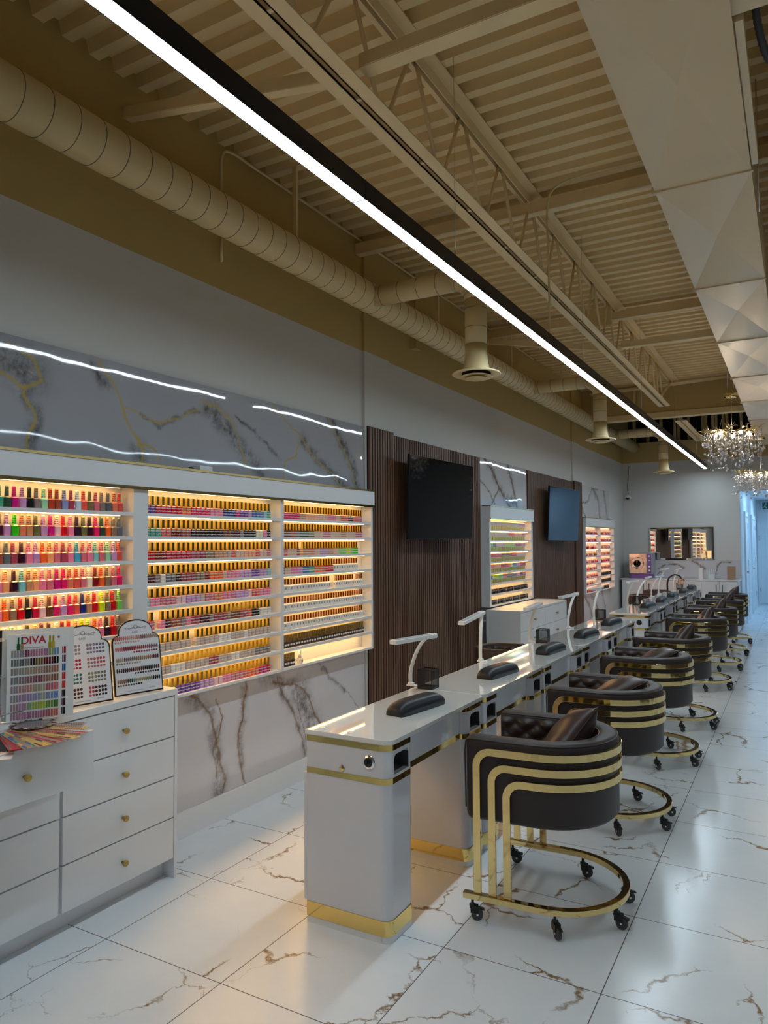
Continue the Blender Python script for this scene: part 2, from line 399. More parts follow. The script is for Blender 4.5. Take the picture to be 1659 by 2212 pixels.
# ============================================================ ROOM
struct('floor', MB().box(-1.0, 5.4, -6.2, 18.6, -0.05, 0.0), M['floor'])
struct('wall_left', MB().box(WX - 0.15, WX, -6.0, 12.9, 0, 4.3), M['wall'])
struct('trim_1', MB().box(WX, WX + 0.022, 2.20, 2.60, 0.16, 4.0), M['wall'])
struct('trim_2', MB().box(WX, WX + 0.022, 8.28, 8.68, 0.16, 4.0), M['wall'])
struct('wall_right', MB().box(5.2, 5.35, -6.0, BY + 0.1, 0, 4.3), M['wall'])
struct('added_dark_panel', MB().box(5.17, 5.2, -5.9, 11.9, 0.0, 2.55), mat('added_dark_reflection_sheet', (0.045, 0.032, 0.026), 0.5, var=0.2))  # unseen dark sheet added so gold caps and screens reflect a dark side
struct('wall_front', MB().box(WX - 0.15, 5.35, -6.15, -6.0, 0, 4.3), M['wall'])
# back wall with the hallway opening (X 1.57 - 3.1, up to 2.5)
wb = MB(); wb.box(WX, 1.57, BY, BY + 0.15, 0, 3.50); wb.box(1.57, 5.35, BY, BY + 0.15, 2.50, 3.50); wb.box(3.1, 5.35, BY, BY + 0.15, 0, 2.50)
struct('wall_back', wb, M['wall'])
bb = MB(); bb.prism([(WX, 0), (WX + 0.016, 0), (WX + 0.016, 0.138), (WX + 0.011, 0.15), (WX, 0.152)], -1.9, 8.72, axis='Y')
struct('baseboard_left', bb, M['trim'])
# hallway
h = MB(); h.box(1.45, 1.57, BY + 0.15, 18.3, 0, 2.62); struct('wall_hall_left', h, M['hall'])
h = MB(); h.box(3.1, 3.2, BY + 0.15, 18.3, 0, 2.62); struct('wall_hall_right', h, M['hall'])
h = MB(); h.box(1.45, 3.2, 18.15, 18.3, 0, 2.62); struct('wall_hall_end', h, M['hall'])
h = MB(); h.box(1.45, 3.2, BY + 0.15, 18.3, 2.62, 2.70); struct('ceiling_hall', h, M['hall'])
h = MB(); h.box(1.57, 1.584, BY + 0.16, 13.0, 0, 0.12).box(1.57, 1.584, 16.95, 18.15, 0, 0.12); struct('baseboard_hall', h, M['hall'])
# side doors in the hallway wall
def door(name, y0, y1, x=1.571, z1=2.08):
    f = MB(); f.box(x, x + 0.03, y0, y0 + 0.09, 0, z1).box(x, x + 0.03, y1 - 0.09, y1, 0, z1).box(x, x + 0.03, y0, y1, z1, z1 + 0.09)
    f.box(x, x + 0.008, y0 + 0.09, y1 - 0.09, 0.01, z1)
    d = struct(name, f, M['hall'])
    p = MB(); p.box(x + 0.008, x + 0.016, y0 + 0.22, y1 - 0.22, 0.25, 0.95).box(x + 0.008, x + 0.016, y0 + 0.22, y1 - 0.22, 1.05, 1.9); p.build('door_panel', M['hall'], d, bevel=0.004)
    k = MB(); k.box(x + 0.008, x + 0.05, y0 + 0.13, y0 + 0.15, 0.98, 1.0).box(x + 0.045, x + 0.055, y0 + 0.13, y0 + 0.26, 0.975, 0.995)
    k.build('door_handle', M['brass_knob'], d)
    hg = MB()
    for z in (0.3, 1.1, 1.85): hg.box(x + 0.008, x + 0.028, y1 - 0.10, y1 - 0.088, z, z + 0.1)
    hg.build('hinge', M['chrome'], d)
    return d
door('door_1', 13.05, 14.05); door('door_2', 15.3, 16.9)
f = MB(); f.box(1.62, 2.62, 18.12, 18.149, 0.01, 2.05).box(1.575, 1.62, 18.10, 18.149, 0.0, 2.05).box(2.62, 2.68, 18.10, 18.149, 0, 2.05).box(1.575, 2.68, 18.10, 18.149, 2.05, 2.13)
d = struct('door_3', f, M['hall'])
p = MB()
for a, b, c, e in ((1.76, 2.48, 0.2, 0.9), (1.76, 2.48, 1.05, 1.92)):
    p.box(a, b, 18.108, 18.12, c, c + 0.025).box(a, b, 18.108, 18.12, e - 0.025, e).box(a, a + 0.025, 18.108, 18.12, c + 0.025, e - 0.025).box(b - 0.025, b, 18.108, 18.12, c + 0.025, e - 0.025)
p.build('door_panel', M['hall'], d)
k = MB(); k.lathe([(0.03, 18.119), (0.03, 18.10), (0.012, 18.09), (0.012, 18.07), (0.03, 18.06), (0.03, 18.04), (0.0, 18.03)], 14, (2.55, 0, 1.0), axis='Y'); k.build('door_handle', M['chrome'], d)
k = MB(); k.box(1.612, 1.63, 18.095, 18.12, 0.3, 0.4).box(1.612, 1.63, 18.095, 18.12, 1.6, 1.72); k.build('hinge', M['chrome'], d)
hp = thing('hallway_ceiling_light', 'cold blue white panel light on the hallway ceiling', 'ceiling light')
MB().box(1.95, 2.55, 13.2, 13.8, 2.590, 2.618).build('frame', M['white'], hp); MB().box(1.98, 2.52, 13.23, 13.77, 2.584, 2.592).build('diffuser', M['hall_light'], hp)
hp = thing('hallway_ceiling_light', 'cold blue white panel light at the far end of the hallway', 'ceiling light')
MB().box(1.95, 2.55, 15.8, 16.4, 2.590, 2.618).build('frame', M['white'], hp); MB().box(1.98, 2.52, 15.83, 16.37, 2.584, 2.592).build('diffuser', M['hall_light'], hp)
# exit sign
ex = thing('exit_sign', 'small green exit sign with a white running figure above the hallway door', 'sign', (1.86, 18.0, 2.47))
MB().box(-0.17, 0.17, -0.02, 0.02, -0.11, 0.11).build('sign_housing', M['white'], ex, bevel=0.006)
MB().box(-0.145, 0.145, -0.026, -0.018, -0.085, 0.085).build('sign_face', M['green_sign'], ex)
g = MB(); g.lathe([(0.0, -0.030), (0.014, -0.030), (0.014, -0.026)], 10, (-0.06, 0, 0.055), axis='Y')
for a, b in (((-0.065, 0.035), (-0.085, -0.01)), ((-0.085, -0.01), (-0.055, -0.035)), ((-0.055, -0.035), (-0.06, -0.07)), ((-0.085, -0.01), (-0.115, -0.03)), ((-0.115, -0.03), (-0.135, -0.06)), ((-0.065, 0.03), (-0.03, 0.015)), ((-0.07, 0.03), (-0.10, 0.01))):
    g.tube([(a[0], -0.028, a[1]), (b[0], -0.028, b[1])], 0.007, 6)
g.box(0.02, 0.03, -0.030, -0.025, -0.075, 0.07).box(0.02, 0.11, -0.030, -0.025, 0.062, 0.07).box(0.10, 0.11, -0.030, -0.025, -0.075, 0.07)
g.build('running_figure', M['white_plastic'], ex)
MB().tube([(0, 0, 0.11), (0, 0, 0.15)], 0.012, 8).build('mounting_stem', M['white'], ex)

# ------------------------------------------------------------ ceiling deck
pf = []; y = -6.0; zl, zh = 4.0, 4.062
while y < 9.0:
    pf += [(y, zl), (y + 0.058, zl), (y + 0.076, zh), (y + 0.134, zh)]; y += 0.1523
dk = MB(); n = len(pf); vs = [(WX, a, b) for a, b in pf] + [(5.2, a, b) for a, b in pf]
dk.add(vs, [(i, i + 1, n + i + 1, n + i) for i in range(n - 1)]); vs = [(WX, -6, 4.07), (5.2, -6, 4.07), (5.2, 9.1, 4.07), (WX, 9.1, 4.07)]
dk.add(vs, [(0, 1, 2, 3)])
struct('ceiling', dk, M['deck'], recalc=False)
# bulkhead where the deck stops, with black sheets standing for the unlit space behind it
struct('wall_bulkhead', MB().box(WX, 5.2, 9.0, 9.1, 3.56, 4.05), M['beige'])
struct('trim_3', MB().box(WX, 5.2, 8.97, 9.13, 3.475, 3.56), M['beige_duct'], bevel=0.006)
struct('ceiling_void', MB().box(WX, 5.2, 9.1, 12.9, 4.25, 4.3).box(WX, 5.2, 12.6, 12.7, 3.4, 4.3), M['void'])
st = MB()
for i, x in enumerate([-0.3, -0.05, 0.2, 0.45, 0.52, 0.7, 0.95, 1.0, 1.12, 1.18, 1.3, 1.36, 1.6, 1.85, 2.1, 2.5, 2.9, 3.4]):
    st.box(x, x + 0.045, 12.16, 12.25, 3.50, 4.25)
struct('trim_4', st, M['beige'])

# ------------------------------------------------------------ marble cladding
def seg_dist(P, line):
    best = np.full(len(P), 9.0)
    for a, b in zip(line[:-1], line[1:]):
        a = np.array(a); b = np.array(b); ab = b - a
        t = np.clip(((P - a) @ ab) / max(ab @ ab, 1e-9), 0, 1)
        best = np.minimum(best, np.hypot(*(P - (a + t[:, None] * ab)).T))
    return best
def marble(name, label, y0, y1, z0, z1, lines, smokes, m, x=WX, th=0.016, step=0.008, vw=0.0045, group=None, back=False, seed=0):
    ny = max(2, int((y1 - y0) / step)); nz = max(2, int((z1 - z0) / step))
    ys = np.linspace(y0, y1, ny + 1); zs = np.linspace(z0, z1, nz + 1)
    Yg, Zg = np.meshgrid(ys, zs, indexing='ij'); P = np.stack([Yg.ravel(), Zg.ravel()], 1)
    W = np.array([[noise.fractal((p[0] * 9 + seed, p[1] * 9, 3.1), 1.0, 2.0, 5), noise.fractal((p[0] * 9, p[1] * 9 + seed, 8.7), 1.0, 2.0, 5)] for p in P]) * 0.020
    PW = P + W
    vein = np.zeros(len(P)); smoke = np.zeros(len(P))
    for l, wd in lines: vein = np.maximum(vein, np.exp(-(seg_dist(PW, l) / (vw * wd)) ** 2))
    for l, wd in smokes: smoke = np.maximum(smoke, np.exp(-(seg_dist(P + W * 1.6, l) / wd) ** 2))
    if back: V = [(p[0], x, p[1]) for p in P]; off = lambda p: (p[0], x + th, p[2])
    else: V = [(x + th, p[0], p[1]) for p in P]; off = lambda p: (x, p[1], p[2])
    F = []
    for i in range(ny):
        for j in range(nz):
            a = i * (nz + 1) + j; F.append((a, a + nz + 1, a + nz + 2, a + 1))
    loop = [i * (nz + 1) for i in range(ny + 1)] + [ny * (nz + 1) + j for j in range(1, nz + 1)] + [i * (nz + 1) + nz for i in range(ny - 1, -1, -1)] + [j for j in range(nz - 1, 0, -1)]
    o = len(V); V += [off(V[i]) for i in loop]
    for k in range(len(loop)):
        l = (k + 1) % len(loop); F.append((loop[k], o + k, o + l, loop[l]))
    me = bpy.data.meshes.new(name); me.from_pydata(V, [], F); me.materials.append(m)
    for nm, arr in (('vein', vein), ('smoke', smoke)):
        at = me.attributes.new(nm, 'FLOAT', 'POINT'); at.data.foreach_set('value', np.concatenate([arr, np.zeros(len(loop))]).astype(np.float32))
    bm = bmesh.new(); bm.from_mesh(me); bmesh.ops.recalc_face_normals(bm, faces=bm.faces); bm.to_mesh(me); bm.free()
    ob = bpy.data.objects.new(name, me); COL.objects.link(ob)
    return tag(ob, label, 'wall panel', group)
UP = [([(-0.768, 2.469), (-0.713, 2.444), (-0.669, 2.423), (-0.639, 2.388), (-0.606, 2.332), (-0.678, 2.291), (-0.744, 2.312), (-0.807, 2.339), (-0.95, 2.42)], 1.1),
      ([(-0.682, 2.276), (-0.663, 2.218), (-0.653, 2.157), (-0.661, 2.104), (-0.678, 2.051), (-0.695, 2.0)], 1.0),
      ([(-0.3, 2.51), (-0.259, 2.456), (-0.21, 2.407), (-0.167, 2.333), (-0.137, 2.244), (-0.098, 2.179), (-0.052, 2.137), (-0.021, 2.08), (-0.036, 2.0)], 1.1),
      ([(-0.052, 2.13), (0.057, 2.088), (0.122, 2.0)], 0.8),
      ([(-0.128, 2.281), (-0.023, 2.261), (0.088, 2.248), (0.221, 2.284), (0.326, 2.331), (0.38, 2.358)], 0.7),
      ([(0.387, 2.428), (0.551, 2.387), (0.652, 2.347), (0.715, 2.257), (0.736, 2.189), (0.823, 2.0)], 0.8),
      ([(1.051, 2.51), (1.174, 2.423), (1.302, 2.363), (1.382, 2.325), (1.463, 2.238), (1.576, 2.168), (1.753, 2.099), (1.877, 2.0)], 0.8),
      ([(1.36, 2.31), (1.302, 2.189), (1.199, 2.133), (1.159, 2.0)], 0.7),
      ([(1.695, 2.51), (1.786, 2.409), (1.879, 2.317), (1.975, 2.204), (2.04, 2.068), (2.107, 1.99)], 0.8)]
UPS = [([(-0.95, 2.47), (-0.75, 2.40), (-0.66, 2.35)], 0.085), ([(-0.68, 2.28), (-0.64, 2.16), (-0.67, 2.0)], 0.03), ([(-0.32, 2.46), (-0.26, 2.40)], 0.035),
       ([(-0.06, 2.1), (-0.03, 2.03)], 0.035), ([(-0.02, 2.26), (0.1, 2.24), (0.38, 2.35)], 0.012), ([(0.45, 2.38), (0.6, 2.32), (0.72, 2.2), (0.95, 2.05)], 0.05), ([(0.69, 2.38), (0.96, 2.26), (1.16, 2.15)], 0.012),
       ([(1.38, 2.32), (1.50, 2.22), (1.75, 2.10), (1.95, 2.0)], 0.035), ([(1.72, 2.50), (1.9, 2.33), (2.0, 2.2), (2.1, 2.03)], 0.045)]
marble('marble_wall_panel', 'marble band greyed for weaker light, with gold veins, above the widest polish shelf', -1.9, 2.19, 1.985, 2.51, UP, UPS, M['marble_gold'], group='marble wall panels', vw=0.006)
LO = [([(0.30, 0.80), (0.355, 0.75), (0.447, 0.668), (0.504, 0.591), (0.523, 0.495), (0.562, 0.393), (0.582, 0.296), (0.614, 0.22), (0.583, 0.153)], 1.1),
      ([(0.541, 0.70), (0.581, 0.588), (0.542, 0.491), (0.512, 0.393), (0.544, 0.253)], 0.8),
      ([(0.80, 0.76), (0.784, 0.685), (0.776, 0.575), (0.735, 0.474), (0.71, 0.397), (0.744, 0.28), (0.786, 0.153)], 1.1),
      ([(1.05, 0.70), (1.174, 0.683), (1.326, 0.637), (1.459, 0.54), (1.514, 0.409), (1.581, 0.347)], 1.4),
      ([(1.10, 0.72), (1.174, 0.614), (1.274, 0.458), (1.352, 0.304), (1.415, 0.165)], 0.9), ([(1.3, 0.63), (1.352, 0.458), (1.405, 0.261)], 0.5),
      ([(1.55, 0.78), (1.75, 0.62), (1.95, 0.48), (2.1, 0.36)], 0.4), ([(-0.4, 0.7), (-0.2, 0.5), (-0.1, 0.3), (0.05, 0.153)], 0.9)]
LOS = [([(0.30, 0.78), (0.5, 0.62), (0.53, 0.45), (0.57, 0.3), (0.57, 0.2)], 0.040), ([(0.58, 0.25), (0.56, 0.16)], 0.06), ([(0.78, 0.72), (0.77, 0.55), (0.73, 0.42), (0.76, 0.25)], 0.028),
       ([(0.95, 0.74), (1.15, 0.70), (1.34, 0.64), (1.48, 0.54)], 0.045), ([(1.35, 0.60), (1.42, 0.45), (1.5, 0.34)], 0.10), ([(1.12, 0.70), (1.3, 0.42), (1.42, 0.18)], 0.03), ([(1.6, 0.72), (1.9, 0.5)], 0.018)]
marble('marble_wall_panel', 'white marble panel with brown veins under the widest polish shelf', -1.9, 2.19, 0.15, 0.79, LO, LOS, M['marble_brown'], group='marble wall panels', vw=0.006, seed=4)
U2 = [([(4.72, 2.51), (4.964, 2.377), (5.147, 2.234), (5.323, 2.111), (5.553, 1.98)], 1.4), ([(5.45, 2.51), (5.566, 2.344), (5.673, 2.185), (5.766, 1.98)], 1.5), ([(4.82, 1.95), (5.026, 2.096), (5.175, 2.2)], 1.2), ([(4.58, 2.27), (4.886, 2.14), (5.095, 1.96)], 0.9)]
marble('marble_wall_panel', 'white marble panel with brown veins between the two televisions', 4.60, 6.13, 1.90, 2.51, U2, [(l, 0.05) for l, _ in U2[:2]] + [([(5.2, 2.2), (5.5, 2.05), (5.7, 2.1)], 0.07)], M['marble_brown'], group='marble wall panels', step=0.016, vw=0.011, seed=9)
U3 = [([(8.8, 2.2), (9.2, 2.25), (9.45, 2.46), (9.9, 2.5)], 1.0), ([(9.5, 2.5), (9.9, 2.3), (10.0, 1.98)], 1.6), ([(10.3, 2.5), (10.45, 2.2), (10.6, 1.9)], 1.3), ([(8.75, 2.3), (8.9, 2.05), (9.1, 1.95)], 1.2)]
marble('marble_wall_panel', 'white marble panel above the farthest polish shelf on the wall', 8.70, 10.72, 1.90, 2.49, U3, [(l, 0.06) for l, _ in U3[1:3]], M['marble_brown'], group='marble wall panels', step=0.02, vw=0.014, seed=12)
U4 = [([(8.8, 0.8), (9.2, 0.55), (9.4, 0.3)], 1.4), ([(9.3, 0.75), (9.7, 0.5), (9.9, 0.15)], 1.5), ([(10.0, 0.8), (10.3, 0.45)], 1.0)]
marble('marble_wall_panel', 'white marble panel below the farthest polish shelf on the wall', 8.70, 10.50, 0.0, 0.80, U4, [(l, 0.05) for l, _ in U4], M['marble_brown'], group='marble wall panels', step=0.02, vw=0.012, seed=15)
U5 = [([(0.15, 1.08), (0.35, 1.17), (0.5, 1.15), (0.6, 1.1)], 0.7), ([(0.75, 1.22), (0.9, 1.15), (0.95, 1.08)], 0.9), ([(1.15, 1.0), (1.17, 1.12), (1.25, 1.22), (1.4, 1.2)], 0.7)]
marble('marble_splashback', 'low white marble splashback behind the far counter', -0.35, 1.565, 0.91, 1.245, U5, [(l, 0.02) for l, _ in U5], M['marble_brown'], x=BY - 0.019, back=True, step=0.02, vw=0.01, seed=20)['category'] = 'splashback'

# ------------------------------------------------------------ slat panels
def slats(label, y0, y1, bumps, pitch=0.0405):
    t = thing('slat_wall_panel', label, 'wall panel', group='walnut slat wall panels')
    b = MB(); b.box(WX, WX + 0.008, y0, y1, 0.0, 2.50)
    for a, e in bumps: b.box(WX + 0.022, WX + 0.034, a, e, 0.0, 2.52)
    b.build('backing', M['slat_back'], t)
    s = MB(); y = y0
    while y + 0.027 <= y1 + 1e-6:
        off = 0.0; top = 2.50
        for a, e in bumps:
            if a - 0.005 <= y <= e: off = 0.024; top = 2.515
        s.box(WX + 0.008 + off, WX + 0.030 + off, y, y + 0.024, 0.0, top); y += pitch
    s.build('slats', M['slat'], t)
    return t
slats('tall walnut slat panel behind the nearer black television', 2.23, 4.59, [(2.23, 2.60)])
slats('tall walnut slat panel behind the farther television', 6.15, 8.69, [(8.28, 8.69)])

# ============================================================ CEILING THINGS
# linear light
def line_light(name, label, x0, x1, z, y0, y1, seg0, slen, grp):
    t = thing(name, label, 'ceiling light', (0, 0, 0), group=grp)
    b = MB(); b.prism([(x0, z), (x0, z + 0.075), (x1, z + 0.075), (x1, z), (x1 - 0.0025, z), (x1 - 0.0025, z + 0.01), (x0 + 0.0025, z + 0.01), (x0 + 0.0025, z)], y0, y1, axis='Y')
    b.build('housing', M['light_body'], t)
    segs = []; y = seg0
    while y < y1 - 0.05:
        segs.append((max(y, y0), min(y + slen, y1))); y += slen
    for a, e in segs:
        MB().box(x0 + 0.003, x1 - 0.003, a + 0.006, e - 0.006, z + 0.0005, z + 0.008).build('lens', M['line'], t)
        MB().box(x0 - 0.001, x1 + 0.001, e - 0.004, e + 0.001, z - 0.001, z + 0.076).build('joint', M['light_body'], t)
        for yy in ((a + 0.9, ) if e - a > 1.5 else ()):
            MB().tube([((x0 + x1) / 2, yy, z + 0.07), ((x0 + x1) / 2, yy, 4.0)], 0.0015, 5).build('suspension_wire', M['steel'], t)
    return t
line_light('linear_pendant_light', 'long dark linear light with white lens hanging over the nail tables', 1.030, 1.090, 2.90, -2.79, 11.60, -2.79, 2.44, 'linear lights')
line_light('linear_pendant_light', 'long linear light over the right side of the salon, mirrored in the marble', 4.60, 4.66, 2.90, -3.0, 10.0, -3.0, 2.6, 'linear lights')

def spiral(mb, p0, p1, r, pitch=0.131, n=28):
    p0 = Vector(p0); p1 = Vector(p1); L = (p1 - p0).length; d = (p1 - p0) / L
    mb.tube([p0, p1], r, n, 0)
    k = pitch * 0.5
    while k < L:
        q = p0 + d * k; mb.tube([q - d * 0.0022, q - d * 0.0012, q + d * 0.0012, q + d * 0.0022], r, n, 1, rs=[r + 0.0002, r + 0.0022, r + 0.0022, r + 0.0002], caps=False); k += pitch
dt = thing('round_duct', 'long beige spiral round duct running along the wall above the shelves', 'duct')
b = MB(); spiral(b, (-0.25, -4.0, 3.42), (-0.25, 11.95, 3.42), 0.108); b.build('duct_run', [M['beige_duct'], M['seam']], dt)
for y in (1.0, 3.1, 5.0, 7.0):
    MB().box(-0.265, -0.235, y, y + 0.02, 3.52, 4.0).build('hanger_strap', M['beige_duct'], dt)
for k, (y, xd) in enumerate(((1.90, 0.61), (5.60, 0.58), (10.0, 0.585))):
    b = MB(); z = 3.41; r = 0.074
    spiral(b, (-0.19, y, z), (xd - 0.16, y, z), r, 0.15)
    el = [(xd - 0.16 + 0.16 * math.sin(a), y, z - 0.16 + 0.16 * math.cos(a)) for a in [i * PI / 2 / 6 for i in range(7)]]
    b.tube(el, r, 28)
    for i in (1, 3, 5): b.tube([Vector(el[i]) + (Vector(el[i + 1]) - Vector(el[i])) * t for t in (0, 0.08)], r + 0.002, 28, 1, caps=False)
    spiral(b, (xd, y, z - 0.16), (xd, y, 2.93), r, 0.13)
    b.lathe([(0.075, 2.94), (0.075, 2.87), (0.082, 2.81), (0.092, 2.77), (0.092, 2.745)], 28, (xd, y, 0))
    b.build('branch_duct', [M['beige_duct'], M['seam']], dt)
    pos = ('nearest', 'middle', 'farthest')[k]
    df = thing('ceiling_diffuser', 'round cream ceiling diffuser, the %s of three hanging from duct branches' % pos, 'air vent', (xd, y, 2.74), group='round ceiling diffusers')
    MB().lathe([(0.092, 0.02), (0.160, 0.006), (0.166, -0.002), (0.156, -0.008), (0.118, 0.006)], 32).build('outer_ring', M['beige_duct'], df)
    MB().lathe([(0.085, -0.008), (0.112, -0.018), (0.112, -0.024), (0.085, -0.018)], 32).build('middle_ring', M['beige_duct'], df)
    MB().lathe([(0.0, -0.018), (0.045, -0.020), (0.075, -0.030), (0.072, -0.036), (0.035, -0.028), (0.03, -0.034), (0.0, -0.032)], 32).build('centre_cone', M['beige_duct'], df)
    MB().lathe([(0.0, 0.006), (0.099, 0.006), (0.099, 0.0), (0.0, 0.0)], 24).build('throat', M['void'], df)

# open-web joist
def joist(label, xc, y0, y1, yt, zt=3.95, zb=3.469, first=0.394, pitch=0.597):
    t = thing('steel_joist', label, 'steel joist', group='open web steel joists')
    for nm, z, ye, s in (('bottom_chord', zb, y1, 1), ('top_chord', zt - 0.06, yt, 1)):
        b = MB()
        for sg in (-1, 1):
            x0 = xc + sg * 0.011; x1 = xc + sg * 0.077
            if nm == 'bottom_chord': b.box(min(x0, x1), max(x0, x1), y0, ye, z, z + 0.006).box(min(x0, x0 + sg * 0.006), max(x0, x0 + sg * 0.006), y0, ye, z, z + 0.06)
            else: b.box(min(x0, x1), max(x0, x1), y0, ye, zt + 0.04, zt + 0.048).box(min(x0, x0 + sg * 0.006), max(x0, x0 + sg * 0.006), y0, ye, zt - 0.02, zt + 0.048)
        b.build(nm, M['joist'], t)
    k = 0; y = first - 10 * pitch
    while y < y1 - 0.35:
        if y > y0:
            for dy in (-1, 1):
                b = MB(); e = Vector((xc, y + dy * pitch / 2 * 0.93, zb + 0.02)); s = Vector((xc, y + dy * 0.03, zt - 0.0))
                b.tube([s, e], 0.0105, 8); b.build('web_bar', M['joist'], t)
        y += pitch
    b = MB(); b.tube([(xc, y1 - 0.5, zb + 0.02), (xc, yt - 0.25, zt)], 0.016, 8).tube([(xc, y1 - 0.55, zb + 0.02), (xc, y1 - 0.65, zt)], 0.012, 8); b.build('end_strut', M['joist'], t)
    b = MB()
    yy = y0 + 0.3
    while yy < y1: b.box(xc - 0.011, xc + 0.011, yy, yy + 0.02, zb + 0.002, zb + 0.03); yy += pitch
    b.build('spacer', M['joist'], t)
    return t
joist('beige open web steel joist running above the linear light', 0.915, -4.0, 8.0, 8.95)
joist('beige open web steel joist to the right, half hidden above the big duct', 3.25, -4.0, 8.6, 8.95)
t = thing('steel_joist', 'far piece of beige joist chord beyond the bulkhead above the far wall', 'steel joist', group='open web steel joists')
b = MB()
for sg in (-1, 1):
    b.box(min(0.95 + sg * 0.012, 0.95 + sg * 0.085), max(0.95 + sg * 0.012, 0.95 + sg * 0.085), 9.3, 11.98, 3.452, 3.460); b.box(0.95 + sg * 0.012 - 0.003, 0.95 + sg * 0.012 + 0.003, 9.3, 11.98, 3.452, 3.51)
b.build('bottom_chord', M['joist'], t)
# cross bridging beams
def angle_beam(label, pts, w=0.055, grp='cross bracing angles'):
    b = MB(); p = [Vector(q) for q in pts]
    d = (p[-1] - p[0]).normalized(); s = d.cross(Vector((0, 0, 1))).normalized() * w / 2
    u = Vector((0, 0, 1))
    L = (p[-1] - p[0]) / 2; c = (p[0] + p[-1]) / 2
    b.obox(c, L, s, u * 0.003).obox(c + s + u * 0.028, L, s.normalized() * 0.003, u * 0.028)
    o = b.build('bracing_angle', M['joist']); return tag(o, label, 'steel beam', grp)
angle_beam('nearest steel angle crossing the joists at their lower chord level', [(0.97, -0.165, 3.54), (1.915, -0.165, 3.54)], 0.075)
angle_beam('slanting steel brace from the joist lower chord up to the left wall, nearest one', [(WX, -0.13, 3.79), (0.86, -0.2, 3.51)], 0.05)
angle_beam('farther slanting steel brace from the joist lower chord to the left wall', [(WX, 4.80, 3.79), (0.86, 4.74, 3.51)], 0.05)
angle_beam('steel angle crossing under the joist beyond the second duct branch', [(1.0, 4.74, 3.52), (1.915, 4.74, 3.52)], 0.06)
for y, z, lab in ((2.14, 3.86, 'steel cross beam under the deck at the second duct section'), (4.90, 3.86, 'steel cross beam under the deck near the far diffusers')):
    b = MB(); b.box(WX, 5.2, y - 0.04, y + 0.04, z, z + 0.008).box(WX, 5.2, y - 0.04, y + 0.04, z + 0.072, z + 0.08).box(WX, 5.2, y - 0.036, y - 0.030, z, z + 0.08)
    tag(b.build('cross_beam', M['joist']), lab, 'steel beam', 'cross beams under the deck')
# conduits
b = MB(); b.tube(curve([(-0.45, 0.55, 3.70), (-0.45, 0.55, 3.90), (-0.44, 0.62, 3.96), (-0.44, 0.9, 3.965), (-0.44, 2.0, 3.965), (-0.44, 5.0, 3.965), (-0.44, 6.4, 3.96)], 10), 0.009, 8)
b.tube([(-0.45, 0.55, 3.27), (-0.45, 0.55, 3.45)], 0.008, 8)
tag(b.build('conduit', M['beige_duct']), 'thin beige conduit along the top of the left wall', 'conduit')
b = MB(); b.tube(curve([(1.95, 2.0, 3.97), (1.4, 1.98, 3.97), (1.16, 1.97, 3.93), (1.10, 1.96, 3.80), (1.09, 2.0, 3.5), (1.08, 2.04, 3.2), (1.07, 2.06, 2.98)], 14), 0.007, 8)
tag(b.build('flexible_conduit', M['beige_duct']), 'thin flexible cable dropping from the deck to the linear light', 'conduit')
b = MB(); b.box(WX, WX + 0.06, 3.02, 3.12, 3.32, 3.42).tube([(WX + 0.03, 3.07, 3.42), (WX + 0.03, 3.07, 3.95)], 0.008, 8)
tag(b.build('junction_box', M['beige']), 'small beige junction box on the wall behind the round duct', 'junction box')
b = MB(); b.box(0.62, 0.95, 4.55, 4.56, 3.72, 3.90).tube([(0.78, 4.55, 3.9), (0.78, 4.55, 4.0)], 0.008, 6)
tag(b.build('junction_plate', M['beige_duct']), 'flat beige plate under the deck beside the joist', 'junction box')
# cluster of pipes where the bulkhead meets
b = MB(); b.tube([(-0.30, 8.85, 3.9), (1.9, 8.85, 3.97)], 0.02, 8); tag(b.build('pipe', M['beige_duct']), 'thicker beige pipe just in front of the bulkhead', 'pipe')
b = MB(); b.tube([(-0.3, 8.75, 3.9), (1.9, 8.75, 3.97)], 0.016, 8); tag(b.build('pipe', M['beige_duct']), 'thinner beige pipe before the bulkhead, nearer one', 'pipe')
b = MB(); b.tube(curve([(0.35, 8.9, 4.0), (0.35, 8.9, 3.55), (0.42, 9.2, 3.46), (0.44, 11.9, 3.44)], 6), 0.02, 8)
tag(b.build('pipe', M['beige_duct']), 'bent beige pipe running under the bulkhead to the back wall', 'pipe')

